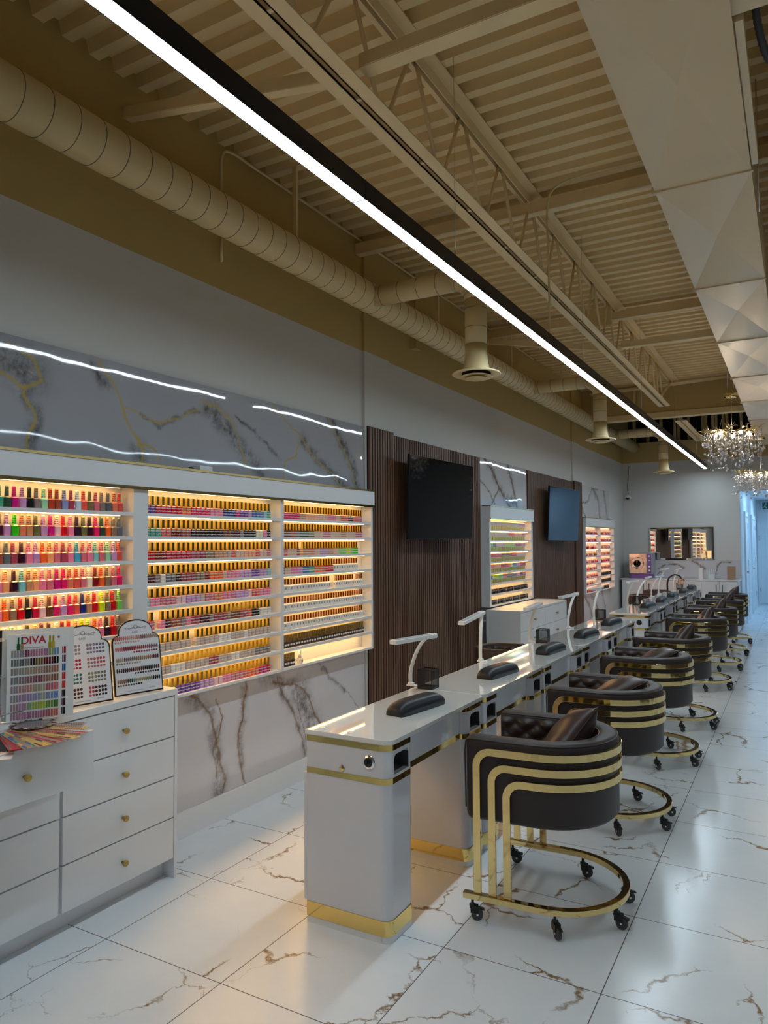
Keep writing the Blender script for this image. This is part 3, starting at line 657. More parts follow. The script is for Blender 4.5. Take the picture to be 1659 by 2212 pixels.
# rectangular duct with cross-broken panels
rd = thing('rectangular_duct', 'large beige rectangular duct with cross-creased panels at upper right', 'duct')
ys = [-4.0, -2.1, -0.58, 0.965, 2.53, 4.05, 5.60, 7.12, 8.66, 10.2, 11.7]
X0, X1, Z0, Z1 = 1.925, 2.34, 3.28, 3.62
for a, e in zip(ys[:-1], ys[1:]):
    b = MB(); a += 0.004; e -= 0.004; cx, cy = (X0 + X1) / 2, (a + e) / 2
    b.add([(X0, a, Z0), (X1, a, Z0), (X1, e, Z0), (X0, e, Z0), (cx, cy, Z0 + 0.03)], [(0, 1, 4), (1, 2, 4), (2, 3, 4), (3, 0, 4)])
    b.add([(X0, a, Z0), (X0, e, Z0), (X0, e, Z1), (X0, a, Z1), (X0 + 0.01, cy, (Z0 + Z1) / 2)], [(0, 1, 4), (1, 2, 4), (2, 3, 4), (3, 0, 4)])
    b.add([(X1, a, Z0), (X1, e, Z0), (X1, e, Z1), (X1, a, Z1), (X1 - 0.01, cy, (Z0 + Z1) / 2)], [(0, 1, 4), (1, 2, 4), (2, 3, 4), (3, 0, 4)])
    b.add([(X0, a, Z1), (X1, a, Z1), (X1, e, Z1), (X0, e, Z1)], [(0, 1, 2, 3)])
    b.add([(X0, a, Z0), (X1, a, Z0), (X1, a, Z1), (X0, a, Z1)], [(0, 1, 2, 3)]); b.add([(X0, e, Z0), (X1, e, Z0), (X1, e, Z1), (X0, e, Z1)], [(0, 1, 2, 3)])
    b.build('duct_section', M['duct_rect'], rd, recalc=False)
for e in ys[1:-1]:
    b = MB(); b.box(X0 - 0.008, X1 + 0.008, e - 0.006, e + 0.006, Z0 - 0.008, Z0 + 0.004).box(X0 - 0.008, X0 + 0.004, e - 0.006, e + 0.006, Z0, Z1).box(X1 - 0.004, X1 + 0.008, e - 0.006, e + 0.006, Z0, Z1)
    b.box(X0 - 0.014, X0 + 0.03, e - 0.012, e + 0.012, Z0 - 0.012, Z0 + 0.02); b.build('joint_flange', M['duct_rect'], rd)
b = MB(); b.box(X1 - 0.01, 3.05, -0.75, -0.12, 3.30, 3.62); b.build('side_branch', M['duct_rect'], rd)
b = MB(); b.box(X1 + 0.004, X1 + 0.03, -0.1, 0.94, 3.29, 3.34); b.build('edge_strip', M['duct_rect'], rd)
for y in (1.5, 4.5, 7.5):
    for x in (X0 - 0.01, X1 + 0.01): MB().tube([(x, y, 3.3), (x, y, 4.0)], 0.004, 6).build('hanger_rod', M['steel'], rd)
b = MB(); b.box(2.47, 2.66, -4, 8.9, 3.55, 3.57).box(2.555, 2.575, -4, 8.9, 3.55, 3.95).box(2.47, 2.66, -4, 8.9, 3.93, 3.95)
tag(b.build('steel_beam', M['joist']), 'brown painted steel beam beside the big duct at the right edge', 'steel beam')
b = MB(); pts = curve([(2.40, 0.02, 3.62), (2.40, 0.05, 3.52), (2.405, 0.15, 3.42), (2.44, 0.3, 3.36), (2.52, 0.38, 3.38)], 16)
b.tube(pts, 0.012, 10, rs=[0.012 + 0.002 * (i % 2) for i in range(len(pts))])
tag(b.build('flexible_conduit', M['rubber']), 'grey flexible conduit hanging beside the big duct', 'conduit')

# ============================================================ POLISH SHELVES
XB = WX + 0.012   # back of the openings
def shelf_unit(label, xf, cols, z0, z1, rows, ends, head, led, led_w=0.009):
    """cols: list of (y0,y1) openings; rows: number of openings; head: header height"""
    t = thing('display_shelf', label, 'display shelf', group='lit polish display shelves')
    ya, yb = ends
    zt = z1 - head
    b = MB(); b.box(WX, XB, ya, yb, z0, zt); b.build('back_panel', M['white'], t)
    edges = [ya] + [v for c in cols for v in c] + [yb]
    for i in range(0, len(edges), 2):
        MB().box(XB, xf, edges[i], edges[i + 1], z0, zt).build('side_panel' if i in (0, len(edges) - 2) else 'divider', M['white'], t)
    for (a, e) in cols:
        pitch = (zt - z0 - 0.015) / rows
        MB().box(XB, xf, a, e, z0, z0 + 0.015).build('shelf_board', M['white'], t)
        for k in range(rows):
            zz = z0 + 0.015 + k * pitch
            if k: MB().box(XB, xf, a, e, zz - 0.017, zz).build('shelf_board', M['white'], t)
            zc = z0 + 0.015 + (k + 1) * pitch - (0.017 if k < rows - 1 else 0.0)
            MB().box(xf - 0.036, xf - 0.036 + led_w, a + 0.01, e - 0.06, zc - 0.0025, zc - 0.0003).build('led_strip', led, t)
    xh = xf + 0.018
    b = MB(); b.box(WX, xh, ya, yb, zt, z1); b.build('header', M['white'], t, bevel=0.003)
    b = MB(); b.box(WX, xh + 0.004, ya - 0.002, yb + 0.002, z1 - 0.002, z1 + 0.010).box(xh - 0.01, xh + 0.003, ya - 0.002, yb + 0.002, zt - 0.006, zt + 0.010)
    b.build('gold_edging', M['gold_light'], t)
    return t
P1 = 0.11911
shelf_unit('widest lit white display shelf of three bays, nearest on the left wall', -0.38, [(-1.66, -0.152), (-0.059, 1.032), (1.063, 2.160)], 0.787, 1.995, 9, (-1.70, 2.185), 0.118, M['led'])
shelf_unit('narrow lit display shelf between the two televisions', -0.375, [(4.66, 6.02)], 0.905, 1.985, 8, (4.62, 6.075), 0.135, M['led'])
shelf_unit('farthest lit display shelf with two narrow columns on the left wall', -0.40, [(8.78, 9.74), (9.76, 10.75)], 0.775, 1.975, 9, (8.735, 10.79), 0.145, M['led_peach'], led_w=0.005)

# ---- bottle prototypes (kept as the first of their rows)
def body_sq(mb, wx, wy, z0, z1, r=0.004, mi=0, taper=1.0):
    p = rrect(-wx / 2, wx / 2, -wy / 2, wy / 2, r, 2)
    n = len(p); vs = [(a * taper, b * taper, z0) for a, b in p] + [(a, b, z0 + 0.003) for a, b in p] + [(a, b, z1 - 0.004) for a, b in p] + [(a * 0.72, b * 0.72, z1) for a, b in p]
    fs = [tuple(range(n))[::-1], tuple(range(3 * n, 4 * n))]
    for L_ in range(3):
        for i in range(n):
            j = (i + 1) % n; fs.append((L_ * n + i, L_ * n + j, (L_ + 1) * n + j, (L_ + 1) * n + i))
    mb.add(vs, fs, mi)
def proto(name, body, cap, capname='cap'):
    root = body.build(name, bodymats)
    if cap: cap.build(capname, capmats, root)
    return root
PROTO = {}
b = MB(); body_sq(b, 0.031, 0.0305, 0, 0.046, 0.006, taper=0.94)
c = MB(); c.lathe([(0.0095, 0.047), (0.0090, 0.05), (0.0085, 0.085), (0.0078, 0.0915), (0.0, 0.092)], 10)
bodymats = M['polish']; capmats = M['cap_print']; PROTO['lacquer'] = proto('nail_polish_bottle', b, c)
b = MB(); body_sq(b, 0.028, 0.0315, 0, 0.043, 0.003)
c = MB(); c.box(-0.0085, 0.0085, -0.0085, 0.0085, 0.0465, 0.088).box(-0.011, 0.011, -0.012, 0.012, 0.043, 0.046)
bodymats = M['gel_label']; capmats = M['gold_cap']; PROTO['gold'] = proto('gel_polish_duo', b, c)
b = MB(); body_sq(b, 0.028, 0.030, 0, 0.046, 0.003); b.box(0.0135, 0.0143, -0.004, 0.004, 0.018, 0.034, 1).box(-0.004, 0.004, -0.0158, -0.0148, 0.018, 0.034, 1)
c = MB(); c.box(-0.0075, 0.0075, -0.0075, 0.0075, 0.050, 0.086)
bodymats = [M['label_white'], M['ink']]; capmats = M['copper_cap']; PROTO['whitebottle'] = proto('white_gel_bottle', b, c)
b = MB(); body_sq(b, 0.026, 0.029, 0, 0.042, 0.003); b.box(0.0125, 0.0134, -0.010, 0.010, 0.014, 0.026, 1).box(-0.009, 0.009, -0.0153, -0.0143, 0.014, 0.026, 1)
c = MB(); c.box(-0.009, 0.009, -0.010, 0.010, 0.042, 0.084)
bodymats = [mat('dark_brown_bottle', (0.045, 0.026, 0.02), 0.2, var=0.1, coat=0.4), M['label_white']]; capmats = M['olive_cap']; PROTO['brown'] = proto('dark_gel_bottle', b, c)
b = MB(); body_sq(b, 0.027, 0.031, 0.045, 0.090, 0.003)
c = MB(); c.box(-0.0085, 0.0085, -0.009, 0.009, 0.0, 0.040).box(-0.012, 0.012, -0.0145, 0.0145, 0.040, 0.0445)
bodymats = M['gel_label']; capmats = M['gold_cap']; PROTO['upturned'] = proto('upturned_gel_duo', b, c)
b = MB(); b.lathe([(0.017, 0), (0.018, 0.003), (0.018, 0.03), (0.016, 0.033)], 12).lathe([(0.0165, 0.034), (0.0165, 0.052), (0.015, 0.054), (0, 0.054)], 12, mi=0)
bodymats = M['polish']; PROTO['jar'] = proto('gel_jar', b, None)
b = MB(); body_sq(b, 0.022, 0.024, 0, 0.030, 0.003); b.lathe([(0.006, 0.03), (0.005, 0.058), (0, 0.059)], 8, mi=1)
bodymats = [M['polish'], M['copper_cap']]; PROTO['small'] = proto('small_polish_bottle', b, None)
USED = set()
NC = {'teal': '3f9c8a', 'dark green': '2c4a3a', 'magenta': 'c2187c', 'lilac': 'b98bc4', 'black': '15181a', 'grey': '7c7478', 'mint': '8fd0ae', 'rust red': 'b03a22', 'rust': '9c4a3a', 'periwinkle': '7f93cf',
      'mauve': '9c3f58', 'pale blue': 'b3cfe6', 'coral': 'd8544c', 'olive': '6a6844', 'rose': 'c86a80', 'slate': '5a6470', 'salmon': 'dc7a5c', 'wine': '4c1530', 'green': '2fc012', 'tan': 'c08a66', 'pale pink': 'eec0c8',
      'red': 'cc1020', 'pink': 'e67ca4', 'dark purple': '2a1834', 'plum': '3a1226', 'hot pink': 'e01c68', 'orange': 'f0642c', 'taupe': '84705f', 'navy': '1c2c7c', 'peach': 'f0a070', 'sky blue': '3f9cc8', 'aqua': '79c3cc',
      'cream': 'ece0c6', 'dark red': '7c0f14', 'lime': 'cadc1c', 'light green': '79c860', 'brown': '6b4030', 'purple': '6a3c9c', 'blue': '4070b4', 'white': 'e6e2de', 'nude': 'd8b098', 'crimson': 'c0143c', 'smoky white': 'b8a8a0', 'yellow green': '9ed024'}
CAPW = {'nail_polish_bottle': 'printed cap', 'gel_polish_duo': 'gold cap'}
def place(kind, x, y, z, color, label, cat, group, rz=0.0):
    p = PROTO[kind]; c = (*srgb(NC[color]), 1)
    if kind not in USED:
        USED.add(kind); o = p; o.location = (x, y, z); o.rotation_euler = (0, 0, rz); o.color = c
        for ch in kids(o): ch.color = c
        tag(o, label, cat, group)
    else:
        o = dup(p, None, (x, y, z), rz, label, group, c)
    return o
def zrow(r): return 0.787 + 0.015 + (8 - r) * ((1.995 - 0.118 - 0.787 - 0.015) / 9) + 0.0006
# left bay
LB = ['teal teal,dark green,magenta,lilac,black,grey,mint,rust red,rust,periwinkle,mauve,pale blue,coral,olive,rose,grey,slate,salmon,coral',
      'lilac,wine,lilac,green,salmon,tan,olive,lilac,magenta,pale pink,red,pink,dark purple,olive,plum,hot pink,dark green,orange,taupe,slate',
      'coral,rust,slate,mauve,plum,pink,lilac,orange,peach,rose,mauve,pink,sky blue,rose,pink,aqua,rose,mint,lilac,coral',
      'tan,pink,peach,plum,aqua,tan,peach,pink,rose,magenta,hot pink,salmon,coral,rose,cream,dark red,orange,taupe,rose,hot pink',
      'pink,pink,orange,taupe,red,black,crimson,pale pink,brown,hot pink,lilac,hot pink,coral,navy,tan,red,lime,taupe,red,light green',
      'salmon,coral,cream,mint,cream,black,peach,wine,plum,cream,dark red,red,peach,lime,yellow green,orange,pink,dark purple,red,grey']
rnd = random.Random(3)
for r, s in enumerate(LB):
    cs = s.replace('teal teal', 'teal').split(',')
    n = len(cs)
    for i, c in enumerate(cs):
        y = -0.205 - (n - 1 - i) * 0.0345 + rnd.uniform(-0.002, 0.002)
        place('lacquer', -0.424 + rnd.uniform(-0.002, 0.002), y, zrow(r), c, '%s nail polish, %s shelf of left bay, %s from right' % (c, ORD[r], ordn(n - 1 - i)), 'nail polish', 'polish bottles with printed caps in the left bay', rnd.uniform(-0.08, 0.08))
# middle bay
MBAY = ['purple 2,crimson 4,red 1,orange 2,hot pink 4,pink 3,navy 3,magenta 1,purple 2,lilac 1,blue 3,aqua 1,teal 1',
        'teal 3,coral 2,dark red 2,rust 2,plum 3,black 2,dark purple 2,brown 2,wine 2,grey 1,black 3,cream 2,pink 1,black 2',
        'red 2,dark red 2,crimson 5,mauve 3,taupe 2,tan 3,smoky white 1,coral 1,nude 2,peach 3,coral 1,nude 2,rose 1,taupe 1',
        'wine 2,grey 1,white 1,slate 2,plum 1,mauve 3,taupe 2,dark red 1,orange 3,nude 1,pink 3,lilac 3,purple 2,lilac 2,aqua 1',
        'aqua 1,pink 2,rose 3,pale pink 2,lilac 3,smoky white 1,rose 2,salmon 2,pink 2,rose 1,lilac 3,pale pink 1,coral 2,pink 3',
        'hot pink 1,rose 1,gap 1,pink 1,wine 1,rust 2,grey 1,pink 1,mauve 2,wine 2,grey 1,mauve 3,taupe 1,brown 2,mauve 2,coral 1,black 2,white 3',
        'smoky white 9,gap 1,smoky white 5,white 3,smoky white 3,white 1,smoky white 5',
        'mauve 2,smoky white 3,white 3,smoky white 5,mauve 2,smoky white 3,white 2,smoky white 4,grey 1',
        'aqua 3,lime 3,purple 5,lilac 3,pale pink 2,pink 2,rose 3,coral 1,orange 2,coral 1,magenta 2,crimson 1,hot pink 1']
for r, s in enumerate(MBAY):
    cs = []
    for t in s.split(','):
        c, n = t.rsplit(' ', 1); cs += [c] * int(n)
    while len(cs) < 28: cs.append(cs[-1])
    cs = cs[:28]; pitch = (0.985 + 0.035) / 28
    for i, c in enumerate(cs):
        if c == 'gap': continue
        y = -0.038 + i * pitch + rnd.uniform(-0.0008, 0.0008)
        place('gold', -0.418, y, zrow(r), c, '%s gold-capped duo, %s shelf of middle bay, %s from left' % (c, ORD[r], ordn(i)), 'gel polish', 'gold capped duos in the middle bay')
# right bay: gold row one individually, rows two to four as one mass, then white and brown rows
RB = ['hot pink 6,tan 2,peach 4,nude 4,pink 3,nude 2,coral 3,wine 2,coral 2,rose 2',
      'grey 1,brown 2,rust 2,slate 1,dark green 3,olive 2,nude 3,rose 3,nude 4,tan 2,nude 4,rose 3',
      'coral 2,nude 3,rust 1,gap 1,tan 2,salmon 2,nude 2,lilac 3,tan 2,nude 2,light green 3,lime 2,light green 1,green 2',
      'dark green 1,nude 2,pink 3,lilac 1,blue 2,teal 2,orange 3,coral 1,red 3']
cs = []
for t in RB[0].split(','):
    c, n = t.rsplit(' ', 1); cs += [c] * int(n)
for i, c in enumerate(cs[:30]):
    place('gold', -0.418, 1.085 + i * 0.0335, zrow(0), c, '%s gold-capped duo, top shelf of right bay, %s from left' % (c, ordn(i)), 'gel polish', 'gold capped duos on the top shelf of the right bay')
mass = MB()
for r in (1, 2, 3):
    cs = []
    for t in RB[r].split(','):
        c, n = t.rsplit(' ', 1); cs += [c] * int(n)
    nmax = 30 if r < 3 else 18
    for i, c in enumerate(cs[:nmax]):
        if c == 'gap': continue
        y = 1.085 + i * 0.0335; z = zrow(r); col = srgb(NC[c]); x = -0.418
        for za, zb, cc in ((0, 0.012, col), (0.012, 0.019, (0.6, 0.58, 0.55)), (0.019, 0.028, col), (0.028, 0.034, (0.6, 0.58, 0.55)), (0.034, 0.043, col)):
            mass.box(x - 0.014, x + 0.014, y - 0.0157, y + 0.0157, z + za, z + zb, 0, cc)
        mass.box(x - 0.0085, x + 0.0085, y - 0.0085, y + 0.0085, z + 0.0465, z + 0.088, 1).box(x - 0.011, x + 0.011, y - 0.012, y + 0.012, z + 0.043, z + 0.046, 1)
o = mass.build('gel_polish_duos', [M['vcol'], M['gold_cap']])
tag(o, 'packed gold capped gel duos on the second to fourth shelves, right bay', 'gel polish', 'gold capped duos in the right bay', 'stuff')
for r, a, n, gaps in ((3, 18, 12, ()), (4, 0, 32, (18, 19, 28)), (5, 0, 32, ()), (6, 0, 32, ())):
    y0 = 1.085 + (a * 0.0335); pitch = 0.0335 if r == 3 else 0.0315
    for i in range(n - (0 if r != 3 else 2)):
        if i in gaps: continue
        place('whitebottle', -0.418, y0 + i * pitch, zrow(r), 'white', 'white copper-capped bottle, %s shelf of right bay, %s white one from left' % (ORD[r], ordn(i)), 'gel bottle', 'white gel bottles in the right bay')
for r, n in ((7, 34), (8, 5)):
    for i in range(n):
        place('brown', -0.418, 1.085 + i * 0.0300, zrow(r), 'black', 'dark brown bottle, %s shelf of right bay, %s from left' % (ORD[r] if r < 8 else 'bottom', ordn(i)), 'gel bottle', 'dark gel bottles in the right bay')
o = MB(); o.lathe([(0.014, 0), (0.019, 0.004), (0.021, 0.03), (0.018, 0.036), (0.008, 0.037)], 14); o = o.build('primer_bottle', M['clear'])
MB().lathe([(0.0095, 0.037), (0.009, 0.088), (0, 0.089)], 12).build('cap', M['white_plastic'], o)
MB().box(0.0195, 0.0215, -0.006, 0.006, 0.012, 0.026).build('label_mark', M['ink'], o)
o.location = (-0.41, 1.275, zrow(8)); tag(o, 'clear bottle with tall white cap alone on the bottom shelf, right bay', 'bottle')
# second unit
P2 = (1.985 - 0.135 - 0.905 - 0.015) / 8
S2 = ['nude 30,pink 6', 'peach 4,yellow green 1,nude 12,smoky white 2,orange 6,peach 8,coral 2', 'light green 4,grey 3,nude 8,lime 9,nude 2,coral 6,pink 6', 'coral 12,rust red 10,red 5,nude 10',
      'orange 5,peach 6,red 7,orange 3,lime 2,blue 4,pink 4,red 6,brown 4', 'dark green 3,lime 6,light green 4,red 4,brown 4,grey 6,pink 4,black 3,coral 3,slate 4']
for r in range(8):
    z = 0.905 + 0.015 + (7 - r) * P2 + 0.0006
    if r < 6:
        cs = []
        for t in S2[r].split(','):
            c, n = t.rsplit(' ', 1); cs += [c] * int(n)
        while len(cs) < 37: cs.append(cs[-1])
        for i in range(37):
            place('upturned', -0.412, 4.68 + i * 0.0325, z, cs[i], '%s upturned duo, %s shelf between the televisions, %s from left' % (cs[i], ORD[r], ordn(i)), 'gel polish', 'upturned duos between the televisions')
    else:
        for i in range(31):
            c = 'black' if (i * 7 + r) % 6 else ('grey' if i % 2 else 'brown')
            place('jar', -0.412, 4.70 + i * 0.0405, z, c, '%s gel jar, %s shelf between the televisions, %s from left' % (c, ORD[r], ordn(i)), 'gel jar', 'gel jars between the televisions')
# third unit
P3 = (1.975 - 0.145 - 0.775 - 0.015) / 9
pal = ['rose', 'coral', 'pink', 'taupe', 'mauve', 'olive', 'red', 'nude', 'brown', 'grey', 'lilac', 'wine']
for r in range(9):
    z = 0.775 + 0.015 + (8 - r) * P3 + 0.0006
    for cidx, (a, n) in enumerate(((8.81, 14), (9.79, 14))):
        if cidx == 1 and r >= 6:
            for i in range(n if r < 8 else 11):
                place('jar', -0.435, a + 0.02 + i * 0.058, z, 'black', 'black gel jar, farthest unit, right column, %s shelf, %s from left' % (ORD[r], ordn(i)), 'gel jar', 'black gel jars on the farthest unit')
            continue
        m_ = n - (4 if (cidx == 0 and r == 7) else rnd.randint(0, 1))
        for i in range(m_):
            c = pal[(i * 5 + r * 3 + rnd.randint(0, 2)) % len(pal)]
            place('small', -0.435, a + i * 0.062, z, c, 'small %s bottle, farthest unit, %s column, %s shelf, %s from left' % (c, 'left' if cidx == 0 else 'right', ORD[r], ordn(i)), 'nail polish', 'small bottles on the farthest unit')
# things on top of the wide unit
b = MB(); b.box(-0.47, -0.40, 0.33, 0.43, 2.006, 2.036); tag(b.build('small_box', M['white_plastic'], bevel=0.003), 'small white box lying on top of the widest display shelf', 'box')
b = MB(); b.lathe([(0.012, 0), (0.016, 0.004), (0.014, 0.016), (0.0, 0.02)], 12, (-0.43, 0.29, 2.006)); tag(b.build('small_puck', M['black']), 'small black puck beside the white box on top of the shelf', 'gadget')

# ============================================================ TELEVISIONS
def tv(label, bl, br, tr, tl, grp):
    bl, br, tr, tl = [Vector(p) for p in (bl, br, tr, tl)]
    c = (bl + br + tr + tl) / 4; ax = ((br - bl) + (tr - tl)) / 4; az = ((tl - bl) + (tr - br)) / 4
    n = ax.cross(az).normalized()
    if n.x < 0: n = -n
    t = thing('television', label, 'television', group=grp)
    MB().obox(c - n * 0.012, ax, az, n * 0.012).build('bezel', M['black'], t, bevel=0.003)
    MB().obox(c + n * 0.0008, ax * 0.992, az * 0.985, n * 0.0009).build('screen', M['screen'], t)
    MB().obox(c - n * 0.036 - az * 0.2, ax * 0.7, az * 0.6, n * 0.013).build('rear_housing', M['black'], t, bevel=0.008)
    q = Vector((WX + 0.046, c.y, c.z)); e = c - n * 0.045; b = MB()
    b.box(WX + 0.0305, WX + 0.046, c.y - 0.25, c.y + 0.25, c.z - 0.15, c.z + 0.15)
    for s in (-0.12, 0.12): b.tube([(WX + 0.04, c.y + s, c.z), (e.x, c.y + s, e.z)], 0.012, 8)
    b.build('wall_bracket', M['black'], t)
    MB().obox(c - az * 1.02 + n * 0.0, ax * 0.05, az * 0.012, n * 0.006).build('logo_tab', M['black'], t)
    return t
tv('larger black wall television tilted forward, nearer of the two', (-0.321, 2.655, 1.628), (-0.291, 3.975, 1.63), (-0.270, 3.93, 2.345), (-0.300, 2.675, 2.335), 'wall televisions')
tv('farther wall television reflecting blue light from the hallway', (-0.370, 6.68, 1.612), (-0.270, 7.81, 1.611), (-0.230, 7.79, 2.33), (-0.330, 6.69, 2.338), 'wall televisions')

# ============================================================ DRAWER CABINETS
def knob(parent, x, y, z, m=None):
    b = MB(); b.lathe([(0.006, 0), (0.006, 0.012), (0.013, 0.018), (0.014, 0.026), (0.012, 0.029), (0, 0.030)], 16, (0, 0, 0), axis='X')
    o = b.build('knob', m or M['brass_knob'], parent); o.location = (x, y, z); return o
fc = thing('drawer_cabinet', 'white eight drawer cabinet in the left foreground with one drawer open', 'drawer cabinet', (0, 0, 0))
xf = -0.178; xb = -0.374
# carcass hollow at the open drawer
b = MB(); b.box(xb, xf, -0.697, -0.085, 0.10, 0.868).box(xb, xf, -1.34, -0.709, 0.10, 0.672).box(xb, xb + 0.012, -1.34, -0.709, 0.672, 0.868).box(xb, xf, -1.34, -1.328, 0.672, 0.868).box(xb, xf, -0.709, -0.697, 0.10, 0.868)
b.build('carcass', M['white'], fc)
MB().box(xb, -0.158, -1.36, -0.066, 0.869, 0.90).build('worktop', M['white'], fc, bevel=0.002)
MB().box(xb, -0.158, -0.0845, -0.067, 0.0, 0.869).build('side_panel', M['white'], fc, bevel=0.002)
MB().box(xb, -0.158, -1.36, -1.342, 0.0, 0.869).build('side_panel', M['white'], fc, bevel=0.002)
MB().box(-0.25, -0.235, -1.342, -0.085, 0.0, 0.10).build('plinth', M['white'], fc)
zz = [0.094, 0.288, 0.483, 0.672, 0.866]
for k in range(4):
    d = MB().box(xf, -0.160, -0.696, -0.0875, zz[k] + 0.003, zz[k + 1] - 0.003).build('drawer', M['white'], fc, bevel=0.0015)
    knob(d, -0.160, -0.392, (zz[k] + zz[k + 1]) / 2)
    if k < 3:
        d = MB().box(xf, -0.160, -1.340, -0.712, zz[k] + 0.003, zz[k + 1] - 0.003).build('drawer', M['white'], fc, bevel=0.0015)
        knob(d, -0.160, -1.026, (zz[k] + zz[k + 1]) / 2)
d = MB(); d.box(0.042, 0.060, -1.340, -0.725, 0.675, 0.872).box(-0.34, 0.042, -0.745, -0.733, 0.70, 0.845).box(-0.34, 0.042, -1.328, -1.316, 0.70, 0.845).box(-0.34, 0.042, -1.316, -0.745, 0.70, 0.71).box(-0.352, -0.34, -1.328, -0.733, 0.70, 0.845)
d = d.build('drawer', M['white'], fc, bevel=0.0015); tag(d, 'open drawer full of colour charts'); knob(d, 0.060, -1.022, 0.772)

c2 = thing('drawer_cabinet', 'white four drawer cabinet under the display shelf between the televisions', 'drawer cabinet')
xa, xe = -0.374, 0.0; ya, yb = 4.50, 6.20
MB().box(xa, xe - 0.02, ya + 0.02, yb - 0.02, 0.08, 0.87).build('carcass', M['white'], c2)
MB().box(xa, xe, ya, yb, 0.871, 0.893).build('worktop', M['white'], c2, bevel=0.002)
MB().box(xa, xe, ya, ya + 0.018, 0, 0.871).build('side_panel', M['white'], c2); MB().box(xa, xe, yb - 0.018, yb, 0, 0.871).build('side_panel', M['white'], c2)
for j in range(2):
    y0 = ya + 0.02 + j * 0.83; y1 = y0 + 0.825
    for k in range(4):
        d = MB().box(xe - 0.019, xe - 0.003, y0 + 0.002, y1 - 0.002, 0.09 + k * 0.195, 0.09 + (k + 1) * 0.195 - 0.004).build('drawer', M['white'], c2, bevel=0.0015)
        knob(d, xe - 0.003, (y0 + y1) / 2, 0.09 + (k + 0.5) * 0.195)

